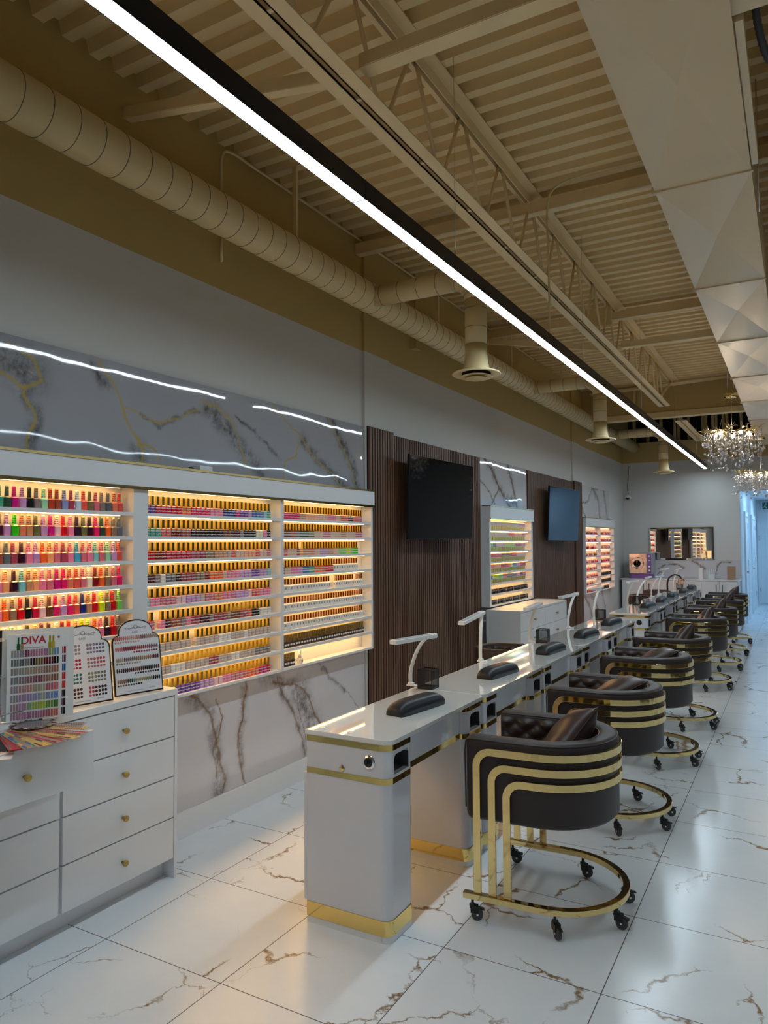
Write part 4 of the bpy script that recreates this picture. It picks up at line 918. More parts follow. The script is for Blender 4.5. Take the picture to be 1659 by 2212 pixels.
# ---- display boards
def nail(mb, o, ux, uz, n, w, h, col, shape='oval'):
    pts = []
    for k in range(8):
        a = 2 * PI * k / 8; r = 1.0
        px = math.cos(a) * w / 2; pz = math.sin(a) * h / 2
        if shape == 'oval' and pz < 0: px *= 1.1
        pts.append(o + ux * px + uz * pz)
    top = [o + (p - o) * 0.6 + n * 0.002 for p in pts]
    mb.add(pts + top, [tuple(range(8, 16))] + [(i, (i + 1) % 8, 8 + (i + 1) % 8, 8 + i) for i in range(8)], 0, col)
def board(label, bl, br, h, lean, rows, layout):
    bl = Vector(bl); br = Vector(br); W = (br - bl).length
    ux = (br - bl).normalized(); nrm = ux.cross(Vector((0, 0, 1)))
    if nrm.x < 0: nrm = -nrm
    uz = (Vector((0, 0, 1)) * math.cos(lean) - nrm * math.sin(lean)); n = (nrm * math.cos(lean) + Vector((0, 0, 1)) * math.sin(lean))
    t = thing('colour_chart_board', label, 'colour chart', group='arched colour chart boards')
    def outline(ins):
        w = W / 2 - ins; p = [(-w, ins), (w, ins)]
        hs = h * 0.80
        for k in range(7):
            a = PI / 2 * k / 6 * 1.0; p.append((w - 0.035 + 0.035 * math.cos(a), hs - 0.035 + 0.035 * math.sin(a) - ins * 0.4))
        R = w * 0.72
        for k in range(13):
            a = PI * k / 12; p.append((R * math.cos(a), hs + (h - hs - ins) * math.sin(a) ** 0.8))
        for k in range(7):
            a = PI / 2 + PI / 2 * k / 6; p.append((-(w - 0.035) + 0.035 * math.cos(a), hs - 0.035 + 0.035 * math.sin(a) - ins * 0.4))
        return p
    mid = (bl + br) / 2
    def P3(a, b, d): return mid + ux * a + uz * b + n * d
    for nm, ins, d0, d1, m in (('backing_board', 0.0, -0.006, 0.0, M['frame_black']), ('face_board', 0.007, 0.0003, 0.003, M['board'])):
        pl = outline(ins); k = len(pl); mb = MB()
        mb.add([P3(a, b, d0) for a, b in pl] + [P3(a, b, d1) for a, b in pl], [tuple(range(k))[::-1], tuple(range(k, 2 * k))] + [(i, (i + 1) % k, k + (i + 1) % k, k + i) for i in range(k)])
        mb.build(nm, m, t)
    b = MB(); b.obox(P3(0, h * 0.25, 0) - n * 0.03 - Vector((0, 0, 0.0)), ux * 0.03, (uz * h * 0.22), n * 0.0015); 
    foot = P3(0, h * 0.5, -0.006); base = Vector((foot.x - 0.05 * nrm.x, foot.y - 0.05 * nrm.y, 0.9012)); b = MB()
    b.add([foot + ux * 0.03, foot - ux * 0.03, base - ux * 0.03, base + ux * 0.03, foot + ux * 0.03 - n * 0.003, foot - ux * 0.03 - n * 0.003, base - ux * 0.03 - n * 0.003, base + ux * 0.03 - n * 0.003], [(0, 1, 2, 3), (7, 6, 5, 4), (0, 4, 5, 1), (1, 5, 6, 2), (2, 6, 7, 3), (3, 7, 4, 0)])
    b.build('easel_leg', M['frame_black'], t)
    for a0, b0, n_, dx, w, hh, pal_, sh in layout(W, h):
        mb = MB()
        for i in range(n_):
            nail(mb, P3(a0 + i * dx, b0, 0.0032), ux, uz, n, w, hh, pal_(i), sh)
        mb.build('nail_row', M['vcol'], t, recalc=False)
    # ornament and writing
    o = MB()
    for s in (-1, 1):
        o.tube([P3(s * (0.006 + 0.008 * k), h * 0.885 + 0.004 * math.sin(k * 1.6), 0.0036) for k in range(7)], 0.0007, 5)
        o.tube([P3(s * (0.052 + 0.004 * math.cos(a)), h * 0.882 + 0.004 * math.sin(a), 0.0036) for a in [i * 0.7 for i in range(7)]], 0.0006, 5)
    o.tube([P3(0.009 * math.cos(a), h * 0.895 + 0.009 * math.sin(a), 0.0036) for a in [i * PI / 8 for i in range(17)]], 0.0009, 5)
    o.tube([P3(0.05 * (k / 5 - 1), h * 0.862 + 0.006 * (1 - (k / 5 - 1) ** 2), 0.0036) for k in range(11)], 0.0006, 5)
    o.build('scroll_ornament', M['ink'], t)
    mt = Matrix((( ux.x, uz.x, n.x, 0), (ux.y, uz.y, n.y, 0), (ux.z, uz.z, n.z, 0), (0, 0, 0, 1)))
    def T(p): m_ = mt.copy(); m_.translation = p; return m_
    text('brand_lettering', 'KAISI', 0.013, M['ink'], t, T(P3(-0.005, h * 0.825, 0.0036)), 0.0002)
    text('small_print', '86 COLORS', 0.006, M['ink'], t, T(P3(W * 0.26, 0.020, 0.0036)), 0.0002)
    o = MB(); o.tube([P3(-0.08 + 0.003 * k, 0.017 + 0.0018 * math.sin(k * 2.1), 0.0036) for k in range(34)], 0.0005, 4); o.build('script_line', M['ink'], t)
    return t
def ramp(cols, n):
    cs = [srgb(c) for c in cols]
    return lambda i: tuple(cs[min(len(cs) - 1, int(i * len(cs) / n))][j] * (0.92 + 0.16 * ((i * 37) % 7) / 7) for j in range(3))
def lay1(W, h):
    out = []; z0 = h * 0.755
    rows = [(['b8605c', 'c07a70', 'b89a8a', 'c08a72', '8a5a5c', '9c8070', 'a89078'], ['c49a90', 'd0a898']), (['c0605a', '8a2c34', 'a02028', '8a3438', '8a5060', '6c5060'], ['a03440', '8a4450']),
            (['a89484', '6a5050', '6c584c', '7a6848', '9a8458', '8a5848', '5a2a26'], ['8a7460', 'b0a080']), (['301216', '2c1012', '4a2426', '8a5848', '4a1214', '18181c', '18141a', '5a1c24'], ['2c1216', '5a3018', '1c1c20']),
            (['9a6850', '84605a', '2a3834', '6a7c74', '8a8450', '8a7030', '586034', '1c201c', '18181a'], ['8a6460', '4c5a50', '242420'])]
    for k, (a, b) in enumerate(rows):
        z = z0 - k * h * 0.142
        out.append((-W / 2 + 0.018, z, 22, (W - 0.036) / 21, 0.0092, 0.023, ramp(a, 22), 'oval'))
        s = -W / 2 + 0.018 if k in (0, 2, 4) else -W / 2 + 0.108
        out.append((s, z - 0.019, 10, 0.0128, 0.0105, 0.0095, ramp(b, 10), 'round'))
    return out
def lay2(W, h):
    out = []
    cols = [(['9a8a88', '8c7a84'], ['8a7890', '6a6480']), (['c04a6c', 'a8204c'], ['a8706a', 'b85a60']), (['2c6c58', '24707c'], ['8a8468', '6a7058']), (['6a4a40', '4a2a28'], ['b84c58', '4a1824', '341a20'])]
    for k, (a, b) in enumerate(cols):
        z = h * 0.74 - k * h * 0.180
        for j in range(3):
            for s, pc in ((-W / 2 + 0.03, a), (W / 2 - 0.105, b)):
                out.append((s, z - j * 0.0165, 6, 0.0143, 0.0125, 0.013 if j < 2 else 0.010, ramp(pc, 6), 'square'))
    return out
board('arched white colour chart with five rows of almond nails, right of the two boards', (-0.240, -0.372, 0.903), (-0.186, -0.133, 0.903), 0.345, 0.16, 5, lay1)
board('arched white colour chart with blocks of square nails, half behind the binder', (-0.252, -0.655, 0.903), (-0.198, -0.416, 0.903), 0.345, 0.16, 5, lay2)

# ---- ring binder standing open
bd = thing('ring_binder', 'white ring binder standing open on the cabinet, showing polish swatches', 'ring binder')
def vpanel(mb, p, q, z0, z1, th, mi=0):
    p = Vector((*p, 0)); q = Vector((*q, 0)); d = (q - p) / 2; nn = Vector((d.y, -d.x, 0)).normalized()
    mb.obox((p + q) / 2 + Vector((0, 0, (z0 + z1) / 2)), d, nn * th / 2, Vector((0, 0, (z1 - z0) / 2)), mi)
SP = (-0.262, -0.905)
b = MB(); vpanel(b, SP, (-0.125, -0.680), 0.902, 1.262, 0.003); b.build('back_cover', M['white_plastic'], bd)
b = MB(); vpanel(b, (SP[0] - 0.03, SP[1] - 0.05), (-0.10, -1.16), 0.902, 1.262, 0.003); b.build('front_cover', M['white_plastic'], bd)
b = MB(); vpanel(b, SP, (SP[0] - 0.03, SP[1] - 0.05), 0.902, 1.262, 0.003); b.build('spine', M['chrome'], bd)
b = MB()
for z in (0.93, 1.08, 1.225):
    b.tube([(SP[0] + 0.018 + 0.02 * math.cos(a), SP[1] - 0.018 + 0.02 * math.sin(a), z) for a in [i * PI / 8 for i in range(17)]], 0.0016, 6)
b.build('rings', M['chrome'], bd)
def page(p, q, z0, z1, rows, cols, pal, name, head):
    p3 = Vector((*p, 0)); q3 = Vector((*q, 0)); d = q3 - p3; L_ = d.length; ux = d.normalized(); nn = Vector((ux.y, -ux.x, 0)); uz = Vector((0, 0, 1))
    b = MB(); vpanel(b, p, q, z0, z1, 0.002); pg = b.build(name, M['white_plastic'], bd)
    mb = MB(); H = z1 - z0 - head
    for r in range(rows):
        for c in range(cols):
            w = (L_ - 0.026) / cols; x = 0.014 + (c + 0.5) * w; z = z1 - head - (r + 0.42) * H / rows
            mb.obox(p3 + ux * x + uz * z + nn * 0.0014, ux * w * 0.38, uz * H / rows * 0.40, nn * 0.0007, 0, pal(r, c))
    mb.build('swatch_grid', M['vcol'], pg)
    mt = Matrix(((ux.x, 0, nn.x, 0), (ux.y, 0, nn.y, 0), (0, 1, 0, 0), (0, 0, 0, 1)))
    return pg, p3, ux, nn, mt
rowp = [['9c9494', '8a8088', '7a3450', 'a86a80', 'b07088', 'a06a90', '8a9c5a', '6a8ab0'], ['6a7070', '5a6068', '7a7470', '28141c', '6a5018', '6c0c1c', '5c0814', '18080c'], ['8a8484', '948a80', 'a08a74', 'a88470', '8c7458', 'a0664c'],
        ['7c7880', '8a7478', '8c5c60', '84404a', '9c6c58', '8c5c3c'], ['948890', 'b08080', 'c0807a', 'a09478', 'a8a088', 'b8586c', 'd8646c'], ['8c8890', 'a080a0', '9a80b0', '8c90b0', 'a0a890', '8090b8', '6a8ac8'],
        ['a08090', 'b080a0', '7ca07c', '98b03c', 'b0c020', '648c2c', '38741c'], ['a87c90', 'b8789c', 'a8708c', 'b07090', 'b05a6c', 'd06858']]
pg, p3, ux, nn, mt = page((SP[0] + 0.035, SP[1] - 0.002), (-0.138, -0.726), 0.904, 1.245, 8, 18, lambda r, c: srgb(rowp[r][min(len(rowp[r]) - 1, int(c * len(rowp[r]) / 18))]), 'swatch_page', 0.062)
def TT(x, z): m_ = mt.copy(); m_.translation = p3 + ux * x + Vector((0, 0, z)) + nn * 0.0016; return m_
text('brand_lettering', 'DIVA', 0.041, M['red_ink'], pg, TT(0.094, 1.218), 0.0003, 0.0008)
text('small_print', 'Daisy Nail Products Inc.', 0.0085, M['ink'], pg, TT(0.094, 1.190), 0.0002)
for x, c1 in ((0.040, ('1c5c34', 'b08a70')), (0.155, ('a8941c', 'b8a43c'))):
    b = MB()
    for i, c in enumerate(c1):
        q = p3 + ux * (x + i * 0.013) + nn * 0.0018
        b.obox(q + Vector((0, 0, 1.196)), ux * 0.0055, Vector((0, 0, 0.012)), nn * 0.0006, 0, srgb(c)); b.obox(q + Vector((0, 0, 1.220)), ux * 0.0032, Vector((0, 0, 0.013)), nn * 0.0006, 0, srgb(c1[0]))
    b.build('printed_bottles', M['vcol'], pg)
b = MB(); b.lathe([(0.0, 0.0), (0.0045, 0.0), (0.0045, 0.0006), (0, 0.0006)], 12); nb = b.build('page_number_dot', M['red_ink'], pg); nb.matrix_local = TT(0.188, 1.225)
rw2 = ['a01020', '6c4050', '2060a0', 'e01818', 'e02020', '101014', '3c0c14', '101014']
page((-0.234, -0.9035), (-0.1325, -0.697), 0.904, 1.245, 8, 20, lambda r, c: srgb(rw2[r]), 'swatch_page', 0.06)
b = MB(); vpanel(b, (SP[0] + 0.01, SP[1] - 0.04), (-0.085, -1.12), 0.904, 1.235, 0.002); b.build('swatch_page', M['white_plastic'], bd)

# ---- colour fans lying in the open drawer
PV = Vector((-0.225, -0.93, 0.885))
fans = [((0.031, -0.745), ['7c4a50', 'a88c60', '6a5468']), ((0.089, -0.783), ['8a6a58', 'c0a468', 'a86a6c']), ((0.142, -0.835), ['a02840', 'b83c5c', '8c1c30']), ((0.165, -0.885), ['6a4a5c', 'c8ac68', 'a8944c']),
        ((0.158, -0.945), ['9c1024', 'c01830', 'b81c50']), ((0.148, -0.998), ['4a3850', 'c8a860', 'b8a058']), ((0.127, -1.043), ['244c94', '2c7c8c', 'b8a060']), ((0.090, -1.075), ['8c4c20', 'a82838', '5c5654'])]
for i, ((ex_, ey), pc) in enumerate(fans):
    z = 0.8925 - i * 0.0016 + 0.004; E_ = Vector((ex_, ey, z)); s = Vector((PV.x, PV.y, z)); d = (E_ - s); L_ = d.length; d.normalize(); pr_ = Vector((-d.y, d.x, 0))
    desc = ['dusky pink', 'tan and rose', 'deep raspberry', 'cream and violet', 'bright red', 'cream and plum', 'blue and teal', 'orange brown'][i]
    t = thing('colour_fan_blade', '%s clear colour fan blade lying across the open drawer' % desc, 'colour fan', group='colour fan blades in the open drawer')
    b = MB(); b.obox((s + E_) / 2, d * L_ / 2, pr_ * 0.023, Vector((0, 0, 0.0006))); b.build('blade', mat('fan_blade_' + desc.replace(' ', '_'), srgb(pc[1] if i % 2 else '9a8a80'), 0.25, var=0.2, vscale=50), t)
    mb = MB(); nn_ = int(L_ / 0.009)
    for k in range(3, nn_):
        for sgn in (-1, 1):
            q = s + d * (k * 0.009) + pr_ * sgn * 0.014 + Vector((0, 0, 0.0006))
            nail(mb, q, pr_, d, Vector((0, 0, 1)), 0.011, 0.0075, srgb(pc[(k // 6 + (sgn > 0)) % 3]), 'oval')
    mb.build('nail_row', M['vcol'], t, recalc=False)
rg = thing('colour_ring', 'round clear ring of glossy sample nails lying on the colour fans', 'colour ring')
mb = MB(); base = Vector((-0.125, -0.86, 0.905))
MB().lathe([(0.05, 0.900), (0.075, 0.900), (0.075, 0.9025), (0.05, 0.9025)], 28, (base.x, base.y, 0)).build('ring_plate', M['clear'], rg)
for k in range(26):
    a = 2 * PI * k / 26; q = Vector((base.x + 0.076 * math.cos(a), base.y + 0.076 * math.sin(a), 0.9035)); r_ = Vector((math.cos(a), math.sin(a), 0))
    nail(mb, q, Vector((-r_.y, r_.x, 0)), r_, Vector((0, 0, 1)), 0.014, 0.022, srgb(['201418', 'a08890', 'b09a8c', '2c1c24', 'c0a8a0', '6a5060'][k % 6]), 'oval')
mb.build('nail_row', M['vcol'], rg, recalc=False)
# clear holder and pink sample sheet
b = MB(); b.obox((-0.18, -0.99, 0.955), (0.10, 0.045, 0.012), (0, 0, 0.0012), (0.0, 0.0, 0.0)); 
t = thing('sample_card', 'white card edged with pink striped sample nails in the drawer corner', 'sample card')
c0 = Vector((-0.02, -1.19, 0.865)); d = Vector((0.085, 0.10, 0.0)).normalized(); q_ = Vector((-d.y, d.x, 0))
MB().obox(c0, d * 0.15, q_ * 0.05, Vector((0, 0, 0.001))).build('card', M['board'], t)
mb = MB()
for k in range(20): nail(mb, c0 + d * (-0.14 + k * 0.0145) + q_ * 0.044 + Vector((0, 0, 0.001)), d, q_, Vector((0, 0, 1)), 0.010, 0.028, srgb('e8c8c0' if k % 2 else 'c08088'), 'oval')
mb.build('nail_row', M['vcol'], t, recalc=False)
b = MB(); b.box(-0.14, 0.03, -1.09, -0.99, 0.711, 0.80); tag(b.build('black_case', M['black'], bevel=0.004), 'black case lying inside the open drawer', 'case')
b = MB(); b.tube([(-0.30, -1.10, 0.925), (-0.13, -0.90, 0.960)], 0.0025, 8).box(-0.31, -0.27, -1.14, -1.08, 0.901, 0.925)
tag(b.build('acrylic_holder', M['clear']), 'clear acrylic holder with slanting edge on the cabinet at far left', 'holder')

# ============================================================ NAIL TABLES
def apply_bool(o, cutters):
    for c in cutters:
        m = o.modifiers.new('cut', 'BOOLEAN'); m.object = c; m.operation = 'DIFFERENCE'; m.solver = 'EXACT'
    dg = bpy.context.evaluated_depsgraph_get(); me = bpy.data.meshes.new_from_object(o.evaluated_get(dg))
    o.modifiers.clear(); o.data = me
    for c in cutters: bpy.data.objects.remove(c, do_unlink=True)
DW, DL = 0.405, 1.0115   # depth along X, length along Y
def make_table():
    t = thing('nail_table', 'x', 'nail table')
    p = rrect(-0.012, DW + 0.004, 0.001, DL, 0.045, 6, (1, 0, 0, 1))
    MB().prism(p, 0.783, 0.803).build('tabletop', M['glass_top'], t, bevel=0.0025)
    for k, (a, e) in enumerate(((0.002, 0.222), (0.790, DL - 0.003))):
        body = MB().prism(rrect(0.0, DW - 0.006, a, e, 0.042, 8, (1, 0, 0, 1)), 0.088, 0.783)
        body = body.build('pedestal', M['lacquer'], t)
        ca, ce = (a + 0.046, e - 0.0445)
        cut = MB().prism([(y, z) for y, z in rrect(ca, ce, 0.658, 0.738, 0.022, 5, (1, 1, 0, 0))], DW - 0.115, DW + 0.05, axis='X').build('cutter', M['lacquer'])
        bpy.context.view_layer.update(); apply_bool(body, [cut])
        MB().box(DW - 0.1145, DW - 0.110, ca - 0.004, ce + 0.004, 0.654, 0.742).box(DW - 0.11, DW - 0.010, ca - 0.003, ca + 0.0015, 0.657, 0.74).box(DW - 0.11, DW - 0.010, ce - 0.0015, ce + 0.003, 0.657, 0.74).box(DW - 0.11, DW - 0.010, ca, ce, 0.7365, 0.741).box(DW - 0.11, DW - 0.030, ca, ce, 0.655, 0.6595).build('dark_recess_liner', M['rubber'], body)  # dark plates added inside the cut opening, shade put into their colour
        for z0, z1 in ((0.757, 0.782), (0.624, 0.648)):
            MB().prism(rrect(-0.001, DW - 0.004, a - 0.0015, e + 0.0015, 0.043, 8, (1, 0, 0, 1)), z0, z1).build('gold_band', M['gold'], body)
        MB().prism(rrect(-0.001, DW - 0.003, a - 0.0018, e + 0.0018, 0.043, 8, (1, 0, 0, 1)), 0.027, 0.088).build('gold_base_band', M['gold'], body)
        MB().prism(rrect(0.0, DW - 0.005, a, e, 0.042, 8, (1, 0, 0, 1)), 0.0, 0.027).build('foot', M['white_plastic'], body)
        if k == 1:
            MB().box(DW - 0.052, DW - 0.040, ca + 0.004, ca + 0.044, 0.660, 0.706).build('power_outlet', M['white_plastic'], body, bevel=0.002)
            b = MB()
            for z in (0.672, 0.692): b.box(DW - 0.0402, DW - 0.0395, ca + 0.018, ca + 0.020, z, z + 0.008).box(DW - 0.0402, DW - 0.0395, ca + 0.028, ca + 0.030, z, z + 0.008)
            b.build('outlet_slots', M['black'], body)
        MB().tube(curve([(DW - 0.09, ca + 0.02, 0.70), (DW - 0.06, ca + 0.03, 0.725), (DW - 0.05, ca + 0.06, 0.715), (DW - 0.07, ca + 0.07, 0.69)], 8), 0.0035, 8).build('cable', M['grey_plastic'] if k else M['rubber'], body)
        MB().box(-0.018, -0.0015, a + 0.002, e - 0.002, 0.09, 0.405).box(-0.018, -0.0015, a + 0.002, e - 0.002, 0.409, 0.622).build('side_door', M['white'], body, bevel=0.002)
    MB().box(0.0, DW - 0.045, 0.222, 0.790, 0.650, 0.783).build('apron', M['lacquer'], t)
    MB().box(0.0, DW - 0.043, 0.223, 0.789, 0.624, 0.650).build('apron_band', M['gold'], t)
    return t
tb = make_table()
TX = 0.633
pos1 = [-0.100 + i * 1.0145 for i in range(5)]; pos2 = [5.690 + i * 1.0145 for i in range(5)]
names = ['white nail table with gold bands at the near end, showing its end panel', 'second white nail table from the near end of the near row', 'middle white nail table of the near row', 'fourth white nail table from the near end of the near row', 'last white nail table of the near row, just before the gap',
         'first white nail table of the far row, with its black dial end showing', 'second white nail table of the far row', 'middle white nail table of the far row', 'fourth white nail table of the far row', 'last white nail table of the far row beside the back counter']
tables = []
for i, y in enumerate(pos1 + pos2):
    o = tb if i == 0 else dup(tb, None)
    o.location = (TX, y, 0); o['label'] = names[i]; o['group'] = 'nail tables'; tables.append(o)
for i in (0, 5):
    b = MB(); b.lathe([(0.0, -0.006), (0.021, -0.006), (0.023, -0.003), (0.027, -0.003), (0.029, 0.0), (0.029, 0.004)], 28, (0.308, 0, 0.708), axis='Y'); b.build('dial', M['chrome'] if i == 0 else M['black'], tables[i])
    b = MB(); b.lathe([(0.0, -0.0075), (0.018, -0.0075), (0.020, -0.0055)], 24, (0.308, 0, 0.708), axis='Y').obox((0.304, -0.010, 0.708), (0.004, 0, 0.012), (0, 0.003, 0), (0.002, 0, -0.001)); b.build('dial_knob', M['black'], tables[i])
b = MB(); b.add([(0.163, -0.001, 0.666), (0.178, -0.001, 0.682), (0.193, -0.001, 0.666), (0.178, -0.001, 0.650), (0.178, -0.006, 0.666)], [(0, 1, 4), (1, 2, 4), (2, 3, 4), (3, 0, 4)]); b.build('gold_emblem', M['gold'], tables[0])
for (x, y) in ((0.04, 0.06), (0.19, 0.05)):
    b = MB(); b.lathe([(0.012, 0.8032), (0.016, 0.8032), (0.016, 0.8050), (0.012, 0.8045)], 20, (x, y, 0)); b.build('grommet_ring', M['white_plastic'], tables[0])
b = MB(); b.box(0.17, 0.20, 0.90, 0.93, 0.803, 0.806); b.build('grommet_ring', M['white_plastic'], tables[0])

# ---- arm rests
def make_rest():
    b = MB(); L, W, H = 0.37, 0.112, 0.058; nu, nv = 36, 14; vs = []; fs = []
    for i in range(nu + 1):
        u = math.sin(PI / 2 * (-1 + 2 * i / nu)); k = max(0.0, 1 - abs(u) ** 7) ** 0.5
        for j in range(nv + 1):
            a = PI * j / nv; ca, sa = math.cos(a), math.sin(a)
            yy = math.copysign(abs(ca) ** 0.6, ca) * W / 2 * (0.72 + 0.28 * k); zz = 0.004 + (sa ** 0.7) * H * (0.30 + 0.70 * max(0.0, 1 - abs(u) ** 5) ** 0.6)
            vs.append((yy, u * L / 2, zz if 0 < j < nv else 0.0))
    for i in range(nu):
        for j in range(nv): k = i * (nv + 1) + j; fs.append((k, k + nv + 1, k + nv + 2, k + 1))
    m_ = nv + 1
    for i in range(nu): fs.append((i * m_, (i + 1) * m_, (i + 1) * m_ + nv, i * m_ + nv))
    fs += [tuple(range(m_)), tuple(nu * m_ + k for k in range(m_))]
    b.add(vs, fs, 0, None, True); return b.build('arm_rest', M['pad'])
rest = make_rest()
rest_pos = [(0.872, 0.465, 0.14), (0.895, 1.50, 0.12), (0.905, 2.54, 0.08), (0.91, 3.54, -0.1), (0.90, 4.54, -0.1), (0.885, 6.58, -0.1), (0.89, 7.55, 0.0), (0.89, 8.53, 0.05), (0.915, 9.48, 0.0), (0.915, 10.45, 0.05)]
for i, (x, y, r) in enumerate(rest_pos):
    o = rest if i == 0 else dup(rest)
    o.location = (x, y, 0.8035); o.rotation_euler = (0, 0, -abs(r))
    lab = 'black padded arm rest on the %s' % (['near end table of the near row', 'second table of the near row', 'middle table of the near row', 'fourth table of the near row', 'last table of the near row', 'first table of the far row', 'second table of the far row', 'middle table of the far row', 'fourth table of the far row', 'last table of the far row'][i])
    tag(o, lab, 'arm rest', 'arm rests on the nail tables')

# ---- desk lamps
def desk_lamp(i, base, joint, end, label):
    B = Vector(base); J = Vector(joint); E_ = Vector(end)
    t = thing('desk_lamp', label, 'desk lamp', (B.x, B.y, 0.8035), 0, 'white arched desk lamps')
    b = MB(); b.box(-0.035, 0.045, -0.016, 0.016, 0.0, 0.006).box(-0.035, -0.028, -0.016, 0.016, -0.045, 0.006); 
    b = MB(); b.box(-0.02, 0.05, -0.016, 0.016, 0.0, 0.007).box(-0.012, 0.018, -0.014, 0.014, 0.006, 0.018); b.build('clamp', M['white_plastic'], t, bevel=0.002)
    h_ = J.z - 0.8035; off = Vector((J.x - B.x, J.y - B.y, 0))
    pts = curve([(0, 0, 0.012), off * 0.02 + Vector((0, 0, h_ * 0.3)), off * 0.28 + Vector((0, 0, h_ * 0.66)), off * 0.62 + Vector((0, 0, h_ * 0.90)), off + Vector((0, 0, h_))], 10)
    side = Vector((0, 0, 1)).cross(off).normalized() if off.length > 0.02 else Vector((1, 0, 0))
    MB().tube(pts, 0.01, up=side, sect=[(0.011, 0.005), (-0.011, 0.005), (-0.011, -0.005), (0.011, -0.005)], smooth=False).build('stem', M['white_plastic'], t, bevel=0.0015)
    d = (E_ - J); L_ = d.length; d.normalize(); s = d.cross(Vector((0, 0, 1))).normalized(); u = s.cross(d)
    Jl = off + Vector((0, 0, h_)); c = Jl + d * L_ / 2
    MB().obox(c, d * L_ / 2, s * 0.024, u * 0.0115).build('lamp_head', M['white_plastic'], t, bevel=0.004)
    uu = u if u.z > 0 else -u
    MB().obox(c + uu * 0.0112 + d * 0.01, d * (L_ / 2 - 0.03), s * 0.017, u * 0.0012).build('light_panel', M['grey_plastic'], t)
    MB().lathe([(0.0, -0.02), (0.013, -0.02), (0.013, 0.02), (0, 0.02)], 14, tuple(Jl), axis='X').build('hinge', M['white_plastic'], t)
    return t
desk_lamp(0, (0.585, 0.952, 0.8), (0.750, 0.905, 1.095), (0.668, 0.60, 1.090), 'white arched desk lamp nearest to the camera, beside the first pen cup')
desk_lamp(1, (0.615, 1.905, 0.8), (0.600, 1.985, 1.120), (0.565, 1.70, 1.072), 'second nearest white desk lamp, before the walnut panel edge')
desk_lamp(2, (0.605, 2.965, 0.8), (0.655, 3.09, 1.102), (0.640, 2.78, 1.080), 'white desk lamp in front of the drawer cabinet, third from the near end')
desk_lamp(3, (0.615, 4.04, 0.8), (0.630, 4.30, 1.100), (0.545, 4.03, 1.080), 'white desk lamp in front of the far walnut panel, fourth from the near end')
desk_lamp(4, (0.630, 4.95, 0.8), (0.640, 5.27, 1.108), (0.59, 5.00, 1.100), 'white desk lamp at the last table of the near row')
desk_lamp(5, (0.615, 6.73, 0.8), (0.709, 6.877, 1.10), (0.668, 6.512, 1.10), 'white desk lamp at the first table of the far row')
desk_lamp(6, (0.625, 7.30, 0.8), (0.680, 8.00, 1.10), (0.677, 7.72, 1.10), 'white desk lamp with strongly arched stem in the far row')
desk_lamp(7, (0.625, 8.35, 0.8), (0.77, 8.45, 1.10), (0.755, 8.06, 1.10), 'white desk lamp at the middle table of the far row')
desk_lamp(8, (0.630, 8.95, 0.8), (0.70, 9.4, 1.17), (0.66, 9.1, 1.165), 'tallest white desk lamp of the far row')
desk_lamp(9, (0.635, 10.45, 0.8), (0.74, 10.55, 1.13), (0.72, 10.25, 1.12), 'farthest white desk lamp, next to the black arch')
# black dust-extractor arch with copper rosette
t = thing('black_arch_lamp', 'black arched lamp with a copper rosette at the end of the far row', 'desk lamp', (0.66, 9.62, 0.8035))
MB().tube(curve([(0, 0, 0), (0.0, 0.0, 0.14), (0.03, 0.03, 0.22), (0.10, 0.06, 0.26), (0.17, 0.08, 0.24), (0.19, 0.08, 0.20)], 8), 0.013, 10).build('arch', M['black'], t)
b = MB(); rr = random.Random(5)
for k in range(26):
    q = Vector((0.19 + rr.uniform(-0.045, 0.045), 0.08, 0.16 + rr.uniform(-0.05, 0.04))); b.lathe([(0.0, -0.006), (0.012, -0.002), (0.012, 0.002), (0, 0.006)], 8, tuple(q), axis='Y')
b.build('rosette', M['copper_cap'], t); MB().lathe([(0, 0), (0.05, 0), (0.05, 0.006), (0, 0.007)], 18).build('base', M['black'], t)

# ---- mesh pen cups
def mesh_cup():
    t = thing('pen_cup', 'x', 'pen cup'); s = 0.044; h = 0.105
    MB().box(-s, s, -s, s, 0, 0.004).build('bottom', M['black'], t)
    b = MB(); b.box(-s, s, -s, -s + 0.003, 0, 0.010).box(-s, s, s - 0.003, s, 0, 0.010).box(-s, -s + 0.003, -s, s, 0, 0.010).box(s - 0.003, s, -s, s, 0, 0.010); b.build('lower_rim', M['black'], t)
    b = MB(); z = h - 0.006; b.box(-s, s, -s, -s + 0.003, z, h).box(-s, s, s - 0.003, s, z, h).box(-s, -s + 0.003, -s, s, z, h).box(s - 0.003, s, -s, s, z, h)
    for x in (-s, s - 0.003):
        for y in (-s, s - 0.003): b.box(x, x + 0.003, y, y + 0.003, 0, h)
    b.build('frame', M['black'], t)
    b = MB(); n = 21; w_ = 0.00045
    for k in range(1, n):
        a = -s + 2 * s * k / n; zz = h * k / n
        for q in (-s + 0.001, s - 0.002):
            b.box(a - w_, a + w_, q, q + 0.001, 0.008, h - 0.004).box(q, q + 0.001, a - w_, a + w_, 0.008, h - 0.004)
            b.box(-s, s, q, q + 0.001, zz - w_, zz + w_).box(q, q + 0.001, -s, s, zz - w_, zz + w_)
    b.build('wire_mesh', M['black'], t, recalc=False); return t
cup = mesh_cup()
